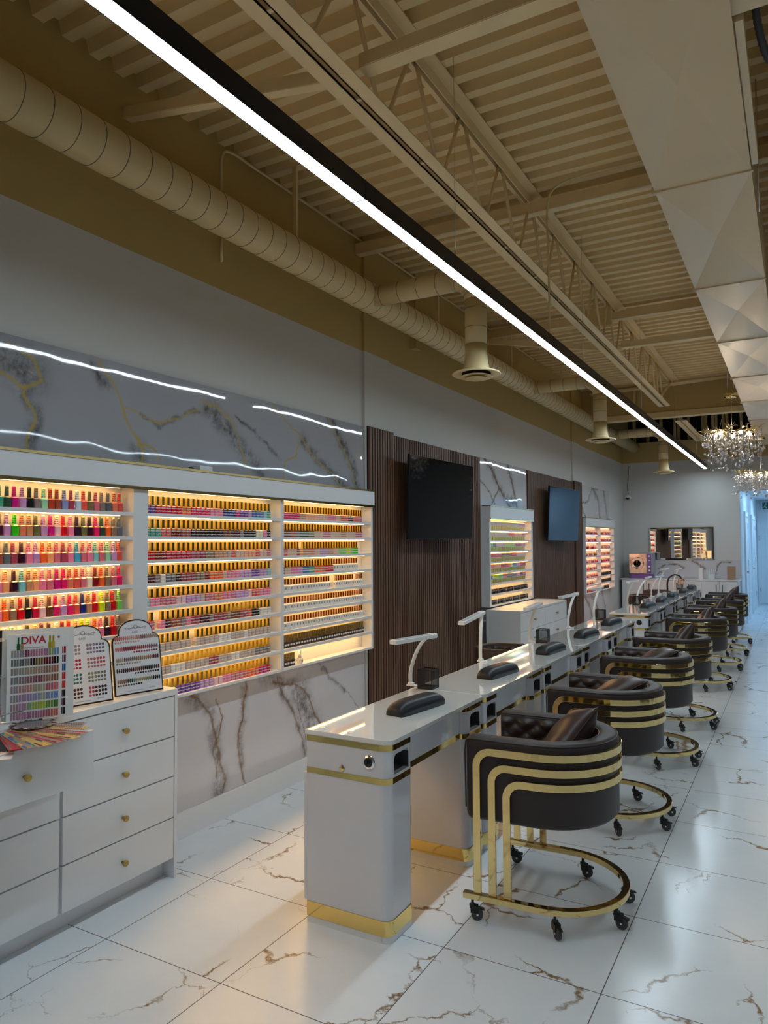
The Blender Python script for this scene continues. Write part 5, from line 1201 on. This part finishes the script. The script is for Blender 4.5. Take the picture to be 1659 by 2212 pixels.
for i, (x, y, r, l) in enumerate(((0.700, 0.940, 0.0, 'black wire mesh pen cup on the near end nail table'), (0.705, 2.99, 0.05, 'black wire mesh pen cup on the middle table of the near row'), (0.710, 4.905, 0.0, 'black wire mesh pen cup on the last table of the near row'), (0.70, 6.86, 0, 'black wire mesh pen cup on the first table of the far row'), (0.745, 10.30, 0, 'black wire mesh pen cup near the far end beside the arched lamp'))):
    o = cup if i == 0 else dup(cup); o.location = (x, y, 0.8035); o.rotation_euler = (0, 0, r); tag(o, l, 'pen cup', 'black mesh pen cups')
b = MB(); b.lathe([(0.028, 0), (0.03, 0.002), (0.03, 0.06), (0.028, 0.06), (0.028, 0.004), (0, 0.004)], 18, (0.76, 7.1, 0.8035)); tag(b.build('clear_jar', M['clear']), 'small clear jar on the far row of tables', 'jar')
b = MB(); b.box(0.79, 0.82, 4.92, 4.955, 0.8035, 0.85); tag(b.build('small_box', M['wood_box']), 'tiny brown box beside the pen cup on the last near table', 'box')

# ============================================================ CHAIRS
R_OUT, R_IN, XFRONT = 0.300, 0.212, -0.292
def upath(R, xf, n=26, m=10):
    """plan path from near front to far front: list of (x, y, nx, ny, s)"""
    out = []; s = 0.0
    for i in range(m): x = xf + (0 - xf) * i / m; out.append((x, -R, 0, -1, x - xf))
    L0 = -xf
    for i in range(n + 1):
        a = -PI / 2 + PI * i / n; out.append((R * math.cos(a), R * math.sin(a), math.cos(a), math.sin(a), L0 + R * (a + PI / 2)))
    for i in range(1, m + 1): x = 0 + xf * i / m; out.append((x, R, 0, 1, L0 + R * PI - x))
    return out
def make_chair():
    t = thing('tub_chair', 'x', 'chair')
    ZB, ZT = 0.415, 0.765
    # outer upholstered shell : section swept along the U
    mid = (R_OUT + R_IN) / 2; hw = (R_OUT - R_IN) / 2
    path = upath(mid, XFRONT + 0.02, 36, 12)
    sec = []
    r = 0.026
    for cx, cz, a0 in ((hw - r, ZT - r, 0), (-hw + r, ZT - r, 90)):
        for i in range(6): a = math.radians(a0 + 90 * i / 5); sec.append((cx + r * math.cos(a), cz + r * math.sin(a)))
    sec += [(-hw, ZB + 0.02), (-hw + 0.02, ZB), (hw - 0.02, ZB), (hw, ZB + 0.02)]
    b = MB(); vs = []; ns = len(sec)
    # rounded front ends: two extra rings
    def ring(x, y, nx, ny, sc, dz):
        cz = (ZB + ZT) / 2; return [(x + nx * o * sc, y + ny * o * sc, cz + (z - cz) * (1 - dz)) for o, z in sec]
    rows = []
    x, y, nx, ny, s = path[0]; rows += [ring(x - 0.020, y, nx, ny, 0.55, 0.075), ring(x - 0.012, y, nx, ny, 0.86, 0.025)]
    for (x, y, nx, ny, s) in path: rows.append(ring(x, y, nx, ny, 1, 0))
    x, y, nx, ny, s = path[-1]; rows += [ring(x - 0.012, y, nx, ny, 0.86, 0.025), ring(x - 0.020, y, nx, ny, 0.55, 0.075)]
    for rw in rows: vs += rw
    fs = []
    for i in range(len(rows) - 1):
        for k in range(ns): l = (k + 1) % ns; fs.append((i * ns + k, i * ns + l, (i + 1) * ns + l, (i + 1) * ns + k))
    fs.append(tuple(range(ns))[::-1]); fs.append(tuple((len(rows) - 1) * ns + k for k in range(ns)))
    b.add(vs, fs, 0, None, True); b.build('outer_shell', M['leather'], t)
    # quilted lining
    path = upath(R_IN, XFRONT + 0.012, 72, 28); b = MB(); vs = []; nz = 26; z0, z1 = 0.50, ZT - 0.022
    for (x, y, nx, ny, s) in path:
        for j in range(nz + 1):
            z = z0 + (z1 - z0) * j / nz; a_ = (s / 0.105 + z / 0.080); b_ = (s / 0.105 - z / 0.080)
            q = (abs(math.sin(PI * a_)) * abs(math.sin(PI * b_))) ** 0.5; edge = min(1.0, (z1 - z) / 0.02)
            d = 0.002 + 0.020 * q * edge
            vs.append((x - nx * d, y - ny * d, z))
    fs = []
    for i in range(len(path) - 1):
        for j in range(nz): k = i * (nz + 1) + j; fs.append((k, k + nz + 1, k + nz + 2, k + 1))
    b.add(vs, fs, 0, None, True); tag(b.build('quilted_lining', M['leather_dark'], t), 'diamond quilted inner lining')
    # piping
    for nm, o_, z in (('piping', hw - 0.004, ZT - 0.010), ('piping', -hw + 0.006, ZT - 0.010)):
        pts = [(x + nx * o_, y + ny * o_, z) for (x, y, nx, ny, s) in upath(mid, XFRONT + 0.012, 30, 6)]
        if o_ > 0: pts = [(XFRONT + 0.002, -mid - o_, ZB + 0.05), (XFRONT - 0.001, -mid - o_, ZT - 0.06), (XFRONT + 0.003, -mid - o_, ZT - 0.02)] + pts + [(XFRONT + 0.003, mid + o_, ZT - 0.02), (XFRONT - 0.001, mid + o_, ZT - 0.06), (XFRONT + 0.002, mid + o_, ZB + 0.05)]
        MB().tube(pts, 0.0035, 6).build(nm, M['leather_dark'], t)
    # seat base and cushion
    def dshape(R, xf): return [(xf, -R)] + [(R * math.cos(a), R * math.sin(a)) for a in [-PI / 2 + PI * i / 20 for i in range(21)]] + [(xf, R)]
    MB().prism(dshape(R_IN + 0.03, XFRONT + 0.01), ZB + 0.002, 0.50).build('seat_base', M['leather'], t)
    MB().prism(dshape(R_IN - 0.004, XFRONT - 0.004), 0.501, 0.578).build('seat_cushion', M['leather'], t, bevel=0.022, seg=4)
    # three gold bands
    RB_ = R_OUT + 0.0075; sect = [(0.0065, 0.0160), (-0.0065, 0.0160), (-0.0065, -0.0160), (0.0065, -0.0160)]
    for k, (xv, zh) in enumerate(((-0.238, 0.712), (-0.172, 0.651), (-0.108, 0.593))):
        r = 0.062; pts = []; ups = []
        def A(p, u): pts.append(p); ups.append(u)
        A((xv, -RB_, 0.118), (0, -1, 0)); A((xv, -RB_, zh - r), (0, -1, 0))
        for i in range(1, 9): a = PI / 2 * i / 8; A((xv + r - r * math.cos(a), -RB_, zh - r + r * math.sin(a)), (0, -1, 0))
        for i in range(0, 31): a = -PI / 2 + PI * i / 30; A((RB_ * math.cos(a), RB_ * math.sin(a), zh), (math.cos(a), math.sin(a), 0))
        for i in range(8, 0, -1): a = PI / 2 * i / 8; A((xv + r - r * math.cos(a), RB_, zh - r + r * math.sin(a)), (0, 1, 0))
        A((xv, RB_, zh - r), (0, 1, 0)); A((xv, RB_, 0.118), (0, 1, 0))
        b = MB(); b.tube(pts, 0.01, up=ups, sect=sect, smooth=False); b.build('gold_band', M['gold_light'], t, bevel=0.0015, seg=2)
    # base ring
    RR = 0.322; pts = [(-0.30, -RB_ - 0.0, 0.103)] + [(RR * math.cos(a), (RB_ if abs(math.sin(a)) > 0.999 else RB_ + 0.012 * math.cos(a)) * math.sin(a), 0.103) for a in [-PI / 2 + PI * i / 36 for i in range(37)]] + [(-0.30, RB_, 0.103)]
    MB().tube(pts, 0.01, up=Vector((0, 0, 1)), sect=[(0.0125, 0.015), (-0.0125, 0.015), (-0.0125, -0.015), (0.0125, -0.015)], smooth=False).build('base_ring', M['gold_light'], t, bevel=0.002)
    # casters
    for (x, y, ang) in ((-0.262, -RB_, 20), (0.085, -RB_ + 0.012, -50), (0.300, -0.115, -10), (0.300, 0.115, 30), (0.085, RB_ - 0.012, 10), (-0.262, RB_, 10)):
        a = math.radians(ang); d = Vector((math.cos(a), math.sin(a), 0)); s_ = Vector((-d.y, d.x, 0)); c = Vector((x, y, 0)); wc = c + d * 0.020 + Vector((0, 0, 0.026))
        b = MB(); b.lathe([(0.006, 0.093), (0.006, 0.070), (0.014, 0.068), (0.014, 0.058), (0.0, 0.056)], 12, (x, y, 0))
        for sg in (-1, 1):
            o0 = c + s_ * sg * 0.011
            b.obox(o0 + d * 0.008 + Vector((0, 0, 0.048)), d * 0.017, s_ * 0.0018, Vector((0, 0, 0.014)))
        b.obox(c + d * 0.006 + Vector((0, 0, 0.058)), d * 0.018, s_ * 0.012, Vector((0, 0, 0.004)))
        b.obox(c + d * 0.036 + Vector((0, 0, 0.050)), (d * 0.014 + Vector((0, 0, -0.004))), s_ * 0.008, Vector((0, 0, 0.003)))
        cs = b.build('caster', M['black'], t)
        wb_ = MB(); n = 16; vs = []
        for sg in (-0.0075, 0.0075):
            for rr_ in (0.0255,): vs += [wc + s_ * sg + d * rr_ * math.cos(2 * PI * k / n) + Vector((0, 0, rr_ * math.sin(2 * PI * k / n))) for k in range(n)]
        wb_.add(vs, [tuple(range(n))[::-1], tuple(range(n, 2 * n))] + [(k, (k + 1) % n, n + (k + 1) % n, n + k) for k in range(n)])
        wb_.build('wheel', M['rubber'], cs, bevel=0.002)
        h_ = MB(); h_.obox(wc, s_ * 0.0125, d * 0.004, Vector((0, 0, 0.004))); h_.build('axle_cap', M['chrome'], cs)
    return t
chair = make_chair()
chair_pos = [(1.482, 0.575, 0.065), (1.485, 1.76, 0.03), (1.485, 3.07, 0.02), (1.50, 4.24, 0.0), (1.485, 6.08, 0.03), (1.50, 7.42, 0.03), (1.50, 8.74, 0.0), (1.475, 10.08, 0.02)]
cl = ['nearest dark brown tub chair with three gold bands, at the near end table', 'second nearest dark brown tub chair with gold bands on the right row', 'third dark brown tub chair along the near row of tables', 'fourth dark brown tub chair, at the end of the near row of tables', 'fifth dark brown tub chair, at the start of the far row of tables', 'sixth dark brown tub chair, in the far row of tables', 'seventh dark brown tub chair, second farthest in the row', 'farthest dark brown tub chair on the right row']
for i, (x, y, r) in enumerate(chair_pos):
    o = chair if i == 0 else dup(chair)
    o.location = (x, y, 0); o.rotation_euler = (0, 0, r); tag(o, cl[i], 'chair', 'brown tub chairs on the right side of the tables')
tec = [(0.30, 3.05, PI + 0.1, 'brown tub chair behind the near row, its back just showing beyond the tables'), (0.25, 9.6, PI - 0.1, 'brown tub chair behind the far row, nearer of two backs'), (0.27, 10.8, PI, 'brown tub chair behind the far row beside the back counter')]
for x, y, r, l in tec:
    o = chair.copy(); COL.objects.link(o); o.location = (x, y, 0); o.rotation_euler = (0, 0, r); o['label'] = l; o['group'] = 'brown tub chairs behind the tables'; o.scale = (0.62, 0.80, 0.97)
    for ch in kids(chair):
        if not ch.name.startswith('gold_band'): dup(ch, o)
    for sg in (-1, 1):
        for px_ in (-0.2, 0.05): MB().tube([(px_, sg * 0.307, 0.118), (px_, sg * 0.29, 0.43)], 0.010, 8).build('leg', M['gold_light'], o)

# ---- cushions
def make_cushion():
    b = MB(); n = 22; W, T = 0.20, 0.085; vs = []; fs = []
    for side in (1, -1):
        for i in range(n + 1):
            for j in range(n + 1):
                u = -1 + 2 * i / n; v = -1 + 2 * j / n
                e = max(0.0, (1 - abs(u) ** 2.6)) ** 0.55 * max(0.0, (1 - abs(v) ** 2.6)) ** 0.55
                pinch = 1 - 0.10 * (1 - abs(u) ** 2) * abs(v) ** 3 ; p2 = 1 - 0.10 * (1 - abs(v) ** 2) * abs(u) ** 3
                wr = 0.004 * math.sin(u * 7 + v * 3) * e
                vs.append((u * W * p2, v * W * pinch, side * (T * e + wr * (0.5 if side < 0 else 1))))
    m_ = (n + 1) * (n + 1)
    for sd in (0, 1):
        for i in range(n):
            for j in range(n):
                k = sd * m_ + i * (n + 1) + j; fs.append((k, k + n + 1, k + n + 2, k + 1) if sd == 0 else (k, k + 1, k + n + 2, k + n + 1))
    b.add(vs, fs, 0, None, True); o = b.build('cushion', M['satin'], weld=True)
    pts = []
    for i in range(4 * 14):
        s, k = divmod(i, 14); t_ = -1 + 2 * k / 14; u, v = ((t_, -1), (1, t_), (-t_, 1), (-1, -t_))[s]
        pinch = 1 - 0.10 * (1 - abs(u) ** 2) * abs(v) ** 3; p2 = 1 - 0.10 * (1 - abs(v) ** 2) * abs(u) ** 3
        pts.append((u * W * p2, v * W * pinch, 0))
    MB().tube(pts, 0.004, 6, closed=True).build('piping', M['leather_dark'], o)
    return o
cush = make_cushion()
cpos = [(0.065, 0.050, 0.705, -0.90, 0.20, 0.35)] + [(0.03, 0.03, 0.70, -0.50, 0.10, 0.25)] * 2 + [(0.07, 0.01, 0.715, -1.05, 0.05, 0.70)] * 5
for i, (dx, dy, z, tilt, yaw, spin) in enumerate(cpos):
    o = cush if i == 0 else dup(cush)
    x, y, r = chair_pos[i]
    M_ = Matrix.Rotation(r + yaw + (0.12 * ((i * 5) % 3 - 1) if i > 2 else 0), 4, 'Z') @ Matrix.Rotation(tilt, 4, 'Y') @ Matrix.Rotation(spin, 4, 'Z')
    o.rotation_euler = M_.to_euler(); o.location = (x + dx, y + dy, z)
    o.scale = (0.88, 0.88, 0.85) if i < 3 else (0.72, 0.72, 0.80)
    tag(o, 'brown satin cushion lying in the %s tub chair of the right row' % (['nearest', 'second nearest', 'third', 'fourth', 'fifth', 'sixth', 'seventh', 'farthest'][i]), 'cushion', 'brown cushions in the tub chairs')

# ============================================================ BACK COUNTER
bc = thing('counter_cabinet', 'long low white cabinet with dark bar handles along the back wall', 'cabinet')
MB().box(-0.42, 1.555, 11.46, 11.98, 0.02, 0.885).build('carcass', M['white'], bc)
MB().box(-0.44, 1.575, 11.44, 11.982, 0.886, 0.905).build('worktop', M['white'], bc, bevel=0.003)
dx = [-0.41, -0.01, 0.385, 0.78, 1.165, 1.545]
dx = [-0.41, 0.02, 0.35, 0.70, 0.96, 1.25, 1.54]
for k, (a, e) in enumerate(zip(dx[:-1], dx[1:])):
    d = MB().box(a + 0.003, e - 0.003, 11.443, 11.459, 0.08, 0.878).build('door', M['white'], bc, bevel=0.0015)
    hx = e - 0.05 if k % 2 == 0 else a + 0.05
    MB().box(hx - 0.006, hx + 0.006, 11.420, 11.430, 0.62, 0.82).box(hx - 0.004, hx + 0.004, 11.428, 11.444, 0.64, 0.65).box(hx - 0.004, hx + 0.004, 11.428, 11.444, 0.79, 0.80).build('handle', M['rubber'], d)
# autoclave
ac = thing('steriliser', 'steriliser with wavy steel front, round window and purple base on the back counter', 'steriliser', (-0.09, 11.66, 0.906))
MB().box(-0.20, 0.21, -0.16, 0.2, 0.085, 0.47).build('housing', M['grey_plastic'], ac, bevel=0.008)
MB().box(-0.195, 0.12, -0.175, -0.161, 0.095, 0.46).build('front_plate', M['steel'], ac, bevel=0.004)
MB().lathe([(0.115, -0.176), (0.118, -0.186), (0.105, -0.192), (0.102, -0.186)], 32, (-0.05, 0, 0.28), axis='Y').build('window_ring', M['chrome'], ac)
MB().lathe([(0.104, -0.177), (0.08, -0.185), (0.0, -0.19)], 28, (-0.05, 0, 0.28), axis='Y').build('window', M['screen'], ac)
MB().box(0.13, 0.20, -0.172, -0.161, 0.10, 0.46).build('control_strip', M['purple'], ac, bevel=0.003)
b = MB(); b.box(0.145, 0.185, -0.176, -0.172, 0.40, 0.43).box(0.145, 0.185, -0.176, -0.172, 0.33, 0.345)
for z in (0.22, 0.15): b.lathe([(0.02, -0.172), (0.02, -0.184), (0.0, -0.186)], 16, (0.165, 0, z), axis='Y')
b.build('controls', M['white_plastic'], ac)
MB().box(-0.18, 0.19, -0.15, 0.18, 0.0, 0.084).build('base', M['purple'], ac, bevel=0.01)
b = MB(); b.tube(curve([(0.19, 11.60, 0.96), (0.24, 11.58, 1.03), (0.28, 11.58, 1.0), (0.26, 11.58, 0.93), (0.22, 11.58, 0.912)], 8), 0.005, 8); tag(b.build('cable', M['black']), 'black cable loop beside the steriliser on the back counter', 'cable')
# mirror
mi = thing('wall_mirror', 'wide wall mirror above the back counter showing the lit shelves', 'mirror')
MB().box(0.0, 1.13, 11.975, 11.999, 1.245, 1.855).build('mirror_back', M['chrome'], mi)
mm = mat('mirror_glass', (0.88, 0.89, 0.90), 0.01, 1.0, var=0.003)
MB().add([(0.0, 11.974, 1.245), (1.13, 11.974, 1.245), (1.13, 11.974, 1.855), (0.0, 11.974, 1.855), (0.03, 11.966, 1.275), (1.10, 11.966, 1.275), (1.10, 11.966, 1.825), (0.03, 11.966, 1.825)],
         [(0, 1, 5, 4), (1, 2, 6, 5), (2, 3, 7, 6), (3, 0, 4, 7), (4, 5, 6, 7)]).build('bevelled_glass', mm, mi)
t = thing('soap_dispenser', 'white soap bottle with copper pump on the back counter', 'soap bottle', (0.93, 11.70, 0.9055))
body = MB(); body_sq(body, 0.075, 0.075, 0, 0.20, 0.01); body.build('bottle', M['white_plastic'], t)
MB().lathe([(0.016, 0.20), (0.016, 0.225), (0.008, 0.23), (0.008, 0.27), (0.012, 0.272), (0, 0.278)], 14).box(-0.005, 0.005, -0.05, 0.0, 0.262, 0.272).build('pump', M['copper_cap'], t)
b = MB(); b.box(-0.065, 0.065, -0.05, 0.05, 0, 0.235); o = b.build('cardboard_box', M['wood_box'], bevel=0.004); o.location = (1.43, 11.70, 0.9055); tag(o, 'tan brown box at the right end of the back counter', 'box')
# white hand tools holder near mirror
b = MB()
for k in range(5): b.tube([(1.04 + k * 0.022, 11.90, 0.93), (1.02 + k * 0.034, 11.89, 1.06 + 0.012 * (k % 3))], 0.005, 6)
b.box(1.03, 1.14, 11.87, 11.93, 0.9055, 0.985); tag(b.build('brush_holder', M['white_plastic']), 'white holder with upright white brushes under the mirror corner', 'holder')
# security camera and cable
sc = thing('security_camera', 'small white dome camera high on the left end of the back wall', 'security camera', (-0.37, 11.95, 2.46))
MB().lathe([(0.05, 0.049), (0.05, 0.02), (0.03, -0.005), (0.0, -0.006)], 18, axis='Y').build('mount', M['white'], sc)
MB().lathe([(0.0, -0.045), (0.02, -0.042), (0.035, -0.028), (0.040, -0.008), (0.036, 0.008), (0.0, 0.02)], 18, (0, -0.045, -0.01)).build('dome', M['black'], sc)
MB().lathe([(0.044, -0.008), (0.046, 0.008), (0.036, 0.03), (0, 0.036)], 18, (0, -0.045, -0.01)).build('shell', M['white_plastic'], sc)
MB().tube(curve([(0, 0.03, 0.04), (-0.02, 0.04, 0.2), (0.0, 0.03, 0.35), (0.01, 0.04, 0.56), (0.03, 0.04, 0.60)], 8), 0.004, 6).build('cable', M['black'], sc)

# ============================================================ CHANDELIERS
def chandelier(label, loc, R, H, seed, canz, ztop=4.0):
    rr = random.Random(seed)
    t = thing('crystal_chandelier', label, 'chandelier', loc, 0, 'crystal chandeliers')
    b = MB()
    for k in range(22):
        a = 2 * PI * k / 22 + rr.uniform(-0.15, 0.15); r1 = R * rr.uniform(0.8, 1.05); z = rr.uniform(-0.02, 0.05)
        p0 = Vector((R * 0.15 * math.cos(a), R * 0.15 * math.sin(a), 0)); p3 = Vector((r1 * math.cos(a), r1 * math.sin(a), z))
        mid_ = (p0 + p3) / 2 + Vector((rr.uniform(-0.03, 0.03), rr.uniform(-0.03, 0.03), rr.uniform(-0.03, 0.03)))
        b.tube(curve([p0, mid_, p3], 5), 0.004, 6)
        for s in range(3):
            f_ = rr.uniform(0.4, 0.95); q = p0.lerp(p3, f_); aa = a + rr.choice((-0.8, 0.8)); L_ = rr.uniform(0.05, 0.11)
            b.tube(curve([q, q + Vector((math.cos(aa) * L_ * 0.5, math.sin(aa) * L_ * 0.5, 0.015)), q + Vector((math.cos(aa) * L_, math.sin(aa) * L_, rr.uniform(0.0, 0.06)))], 3), 0.003, 5)
    b.tube([(R * 0.55 * math.cos(x), R * 0.55 * math.sin(x), 0) for x in [i * 2 * PI / 24 for i in range(24)]], 0.005, 6, closed=True)
    tag(b.build('gold_branches', M['gold_light'], t), 'gold twig branches')
    for k in range(5):
        a = 2 * PI * k / 5 + 0.3; MB().lathe([(0.0, -0.03), (0.012, -0.024), (0.015, -0.01), (0.009, 0.003), (0, 0.005)], 10, (R * 0.55 * math.cos(a), R * 0.55 * math.sin(a), -0.01)).build('bulb', M['bulb'], t)
    def cry(mb, p, s, el):
        n = 6; a0 = rr.uniform(0, 1); vs = [(p[0], p[1], p[2] + s * el)]
        for z_, r_ in ((0.35 * el, 0.75), (-0.15 * el, 1.0)):
            vs += [(p[0] + s * r_ * math.cos(a0 + 2 * PI * k / n), p[1] + s * r_ * 0.55 * math.sin(a0 + 2 * PI * k / n), p[2] + s * z_) for k in range(n)]
        vs.append((p[0], p[1], p[2] - s * el))
        fs = [(0, 1 + k, 1 + (k + 1) % n) for k in range(n)] + [(1 + k, 7 + k, 7 + (k + 1) % n, 1 + (k + 1) % n) for k in range(n)] + [(7 + k, 13, 7 + (k + 1) % n) for k in range(n)]
        mb.add(vs, fs)
    pts = []
    for k in range(300):
        a = rr.uniform(0, 2 * PI); r_ = R * math.sqrt(rr.uniform(0.05, 1.0)); drop = -rr.uniform(0.03, H) * (0.55 + 0.45 * (1 - (r_ / R) ** 2) if rr.random() < 0.8 else 1.0)
        pts.append((r_ * math.cos(a), r_ * math.sin(a), drop))
    pts.sort(key=lambda p: p[1])
    for p in pts[:100]:
        m_ = MB(); cry(m_, p, rr.uniform(0.011, 0.017), rr.choice((0.9, 1.1, 1.7))); m_.build('crystal', M['crystal'], t, recalc=False)
    m_ = MB()
    for p in pts[100:]: cry(m_, p, rr.uniform(0.011, 0.017), rr.choice((0.9, 1.1, 1.7)))
    tag(m_.build('crystal_cluster', M['crystal'], t, recalc=False), None, None, None, 'stuff')
    b = MB()
    for p in pts[::2]: b.tube([(p[0], p[1], p[2] + 0.015), (p[0], p[1], 0.0)], 0.0006, 4, caps=False)
    b.build('hanging_wires', M['steel'], t)
    MB().lathe([(0.0, canz + 0.05), (0.075, canz + 0.05), (0.078, canz), (0.0, canz - 0.004)], 24).build('canopy', M['gold_light'], t)
    b = MB(); b.tube([(0, 0, 0), (0.004, 0, canz)], 0.0035, 6)
    for a in (0.6, 2.7, 4.8): b.tube([(R * 0.5 * math.cos(a), R * 0.5 * math.sin(a), 0), (0.05 * math.cos(a), 0.05 * math.sin(a), canz)], 0.001, 4)
    b.tube([(-0.03, 0, canz + 0.05), (-0.03, 0, ztop - loc[2])], 0.005, 6).tube([(0.03, 0, canz + 0.05), (0.03, 0, ztop - loc[2])], 0.005, 6)
    b.build('suspension', M['steel'], t)
    return t
chandelier('crystal chandelier with gold twigs, nearer and higher of the two', (1.865, 6.3, 2.81), 0.32, 0.44, 11, 0.385)
chandelier('crystal chandelier with gold twigs, farther one before the blue hallway', (2.02, 9.5, 2.60), 0.37, 0.36, 12, 0.50, 3.27)
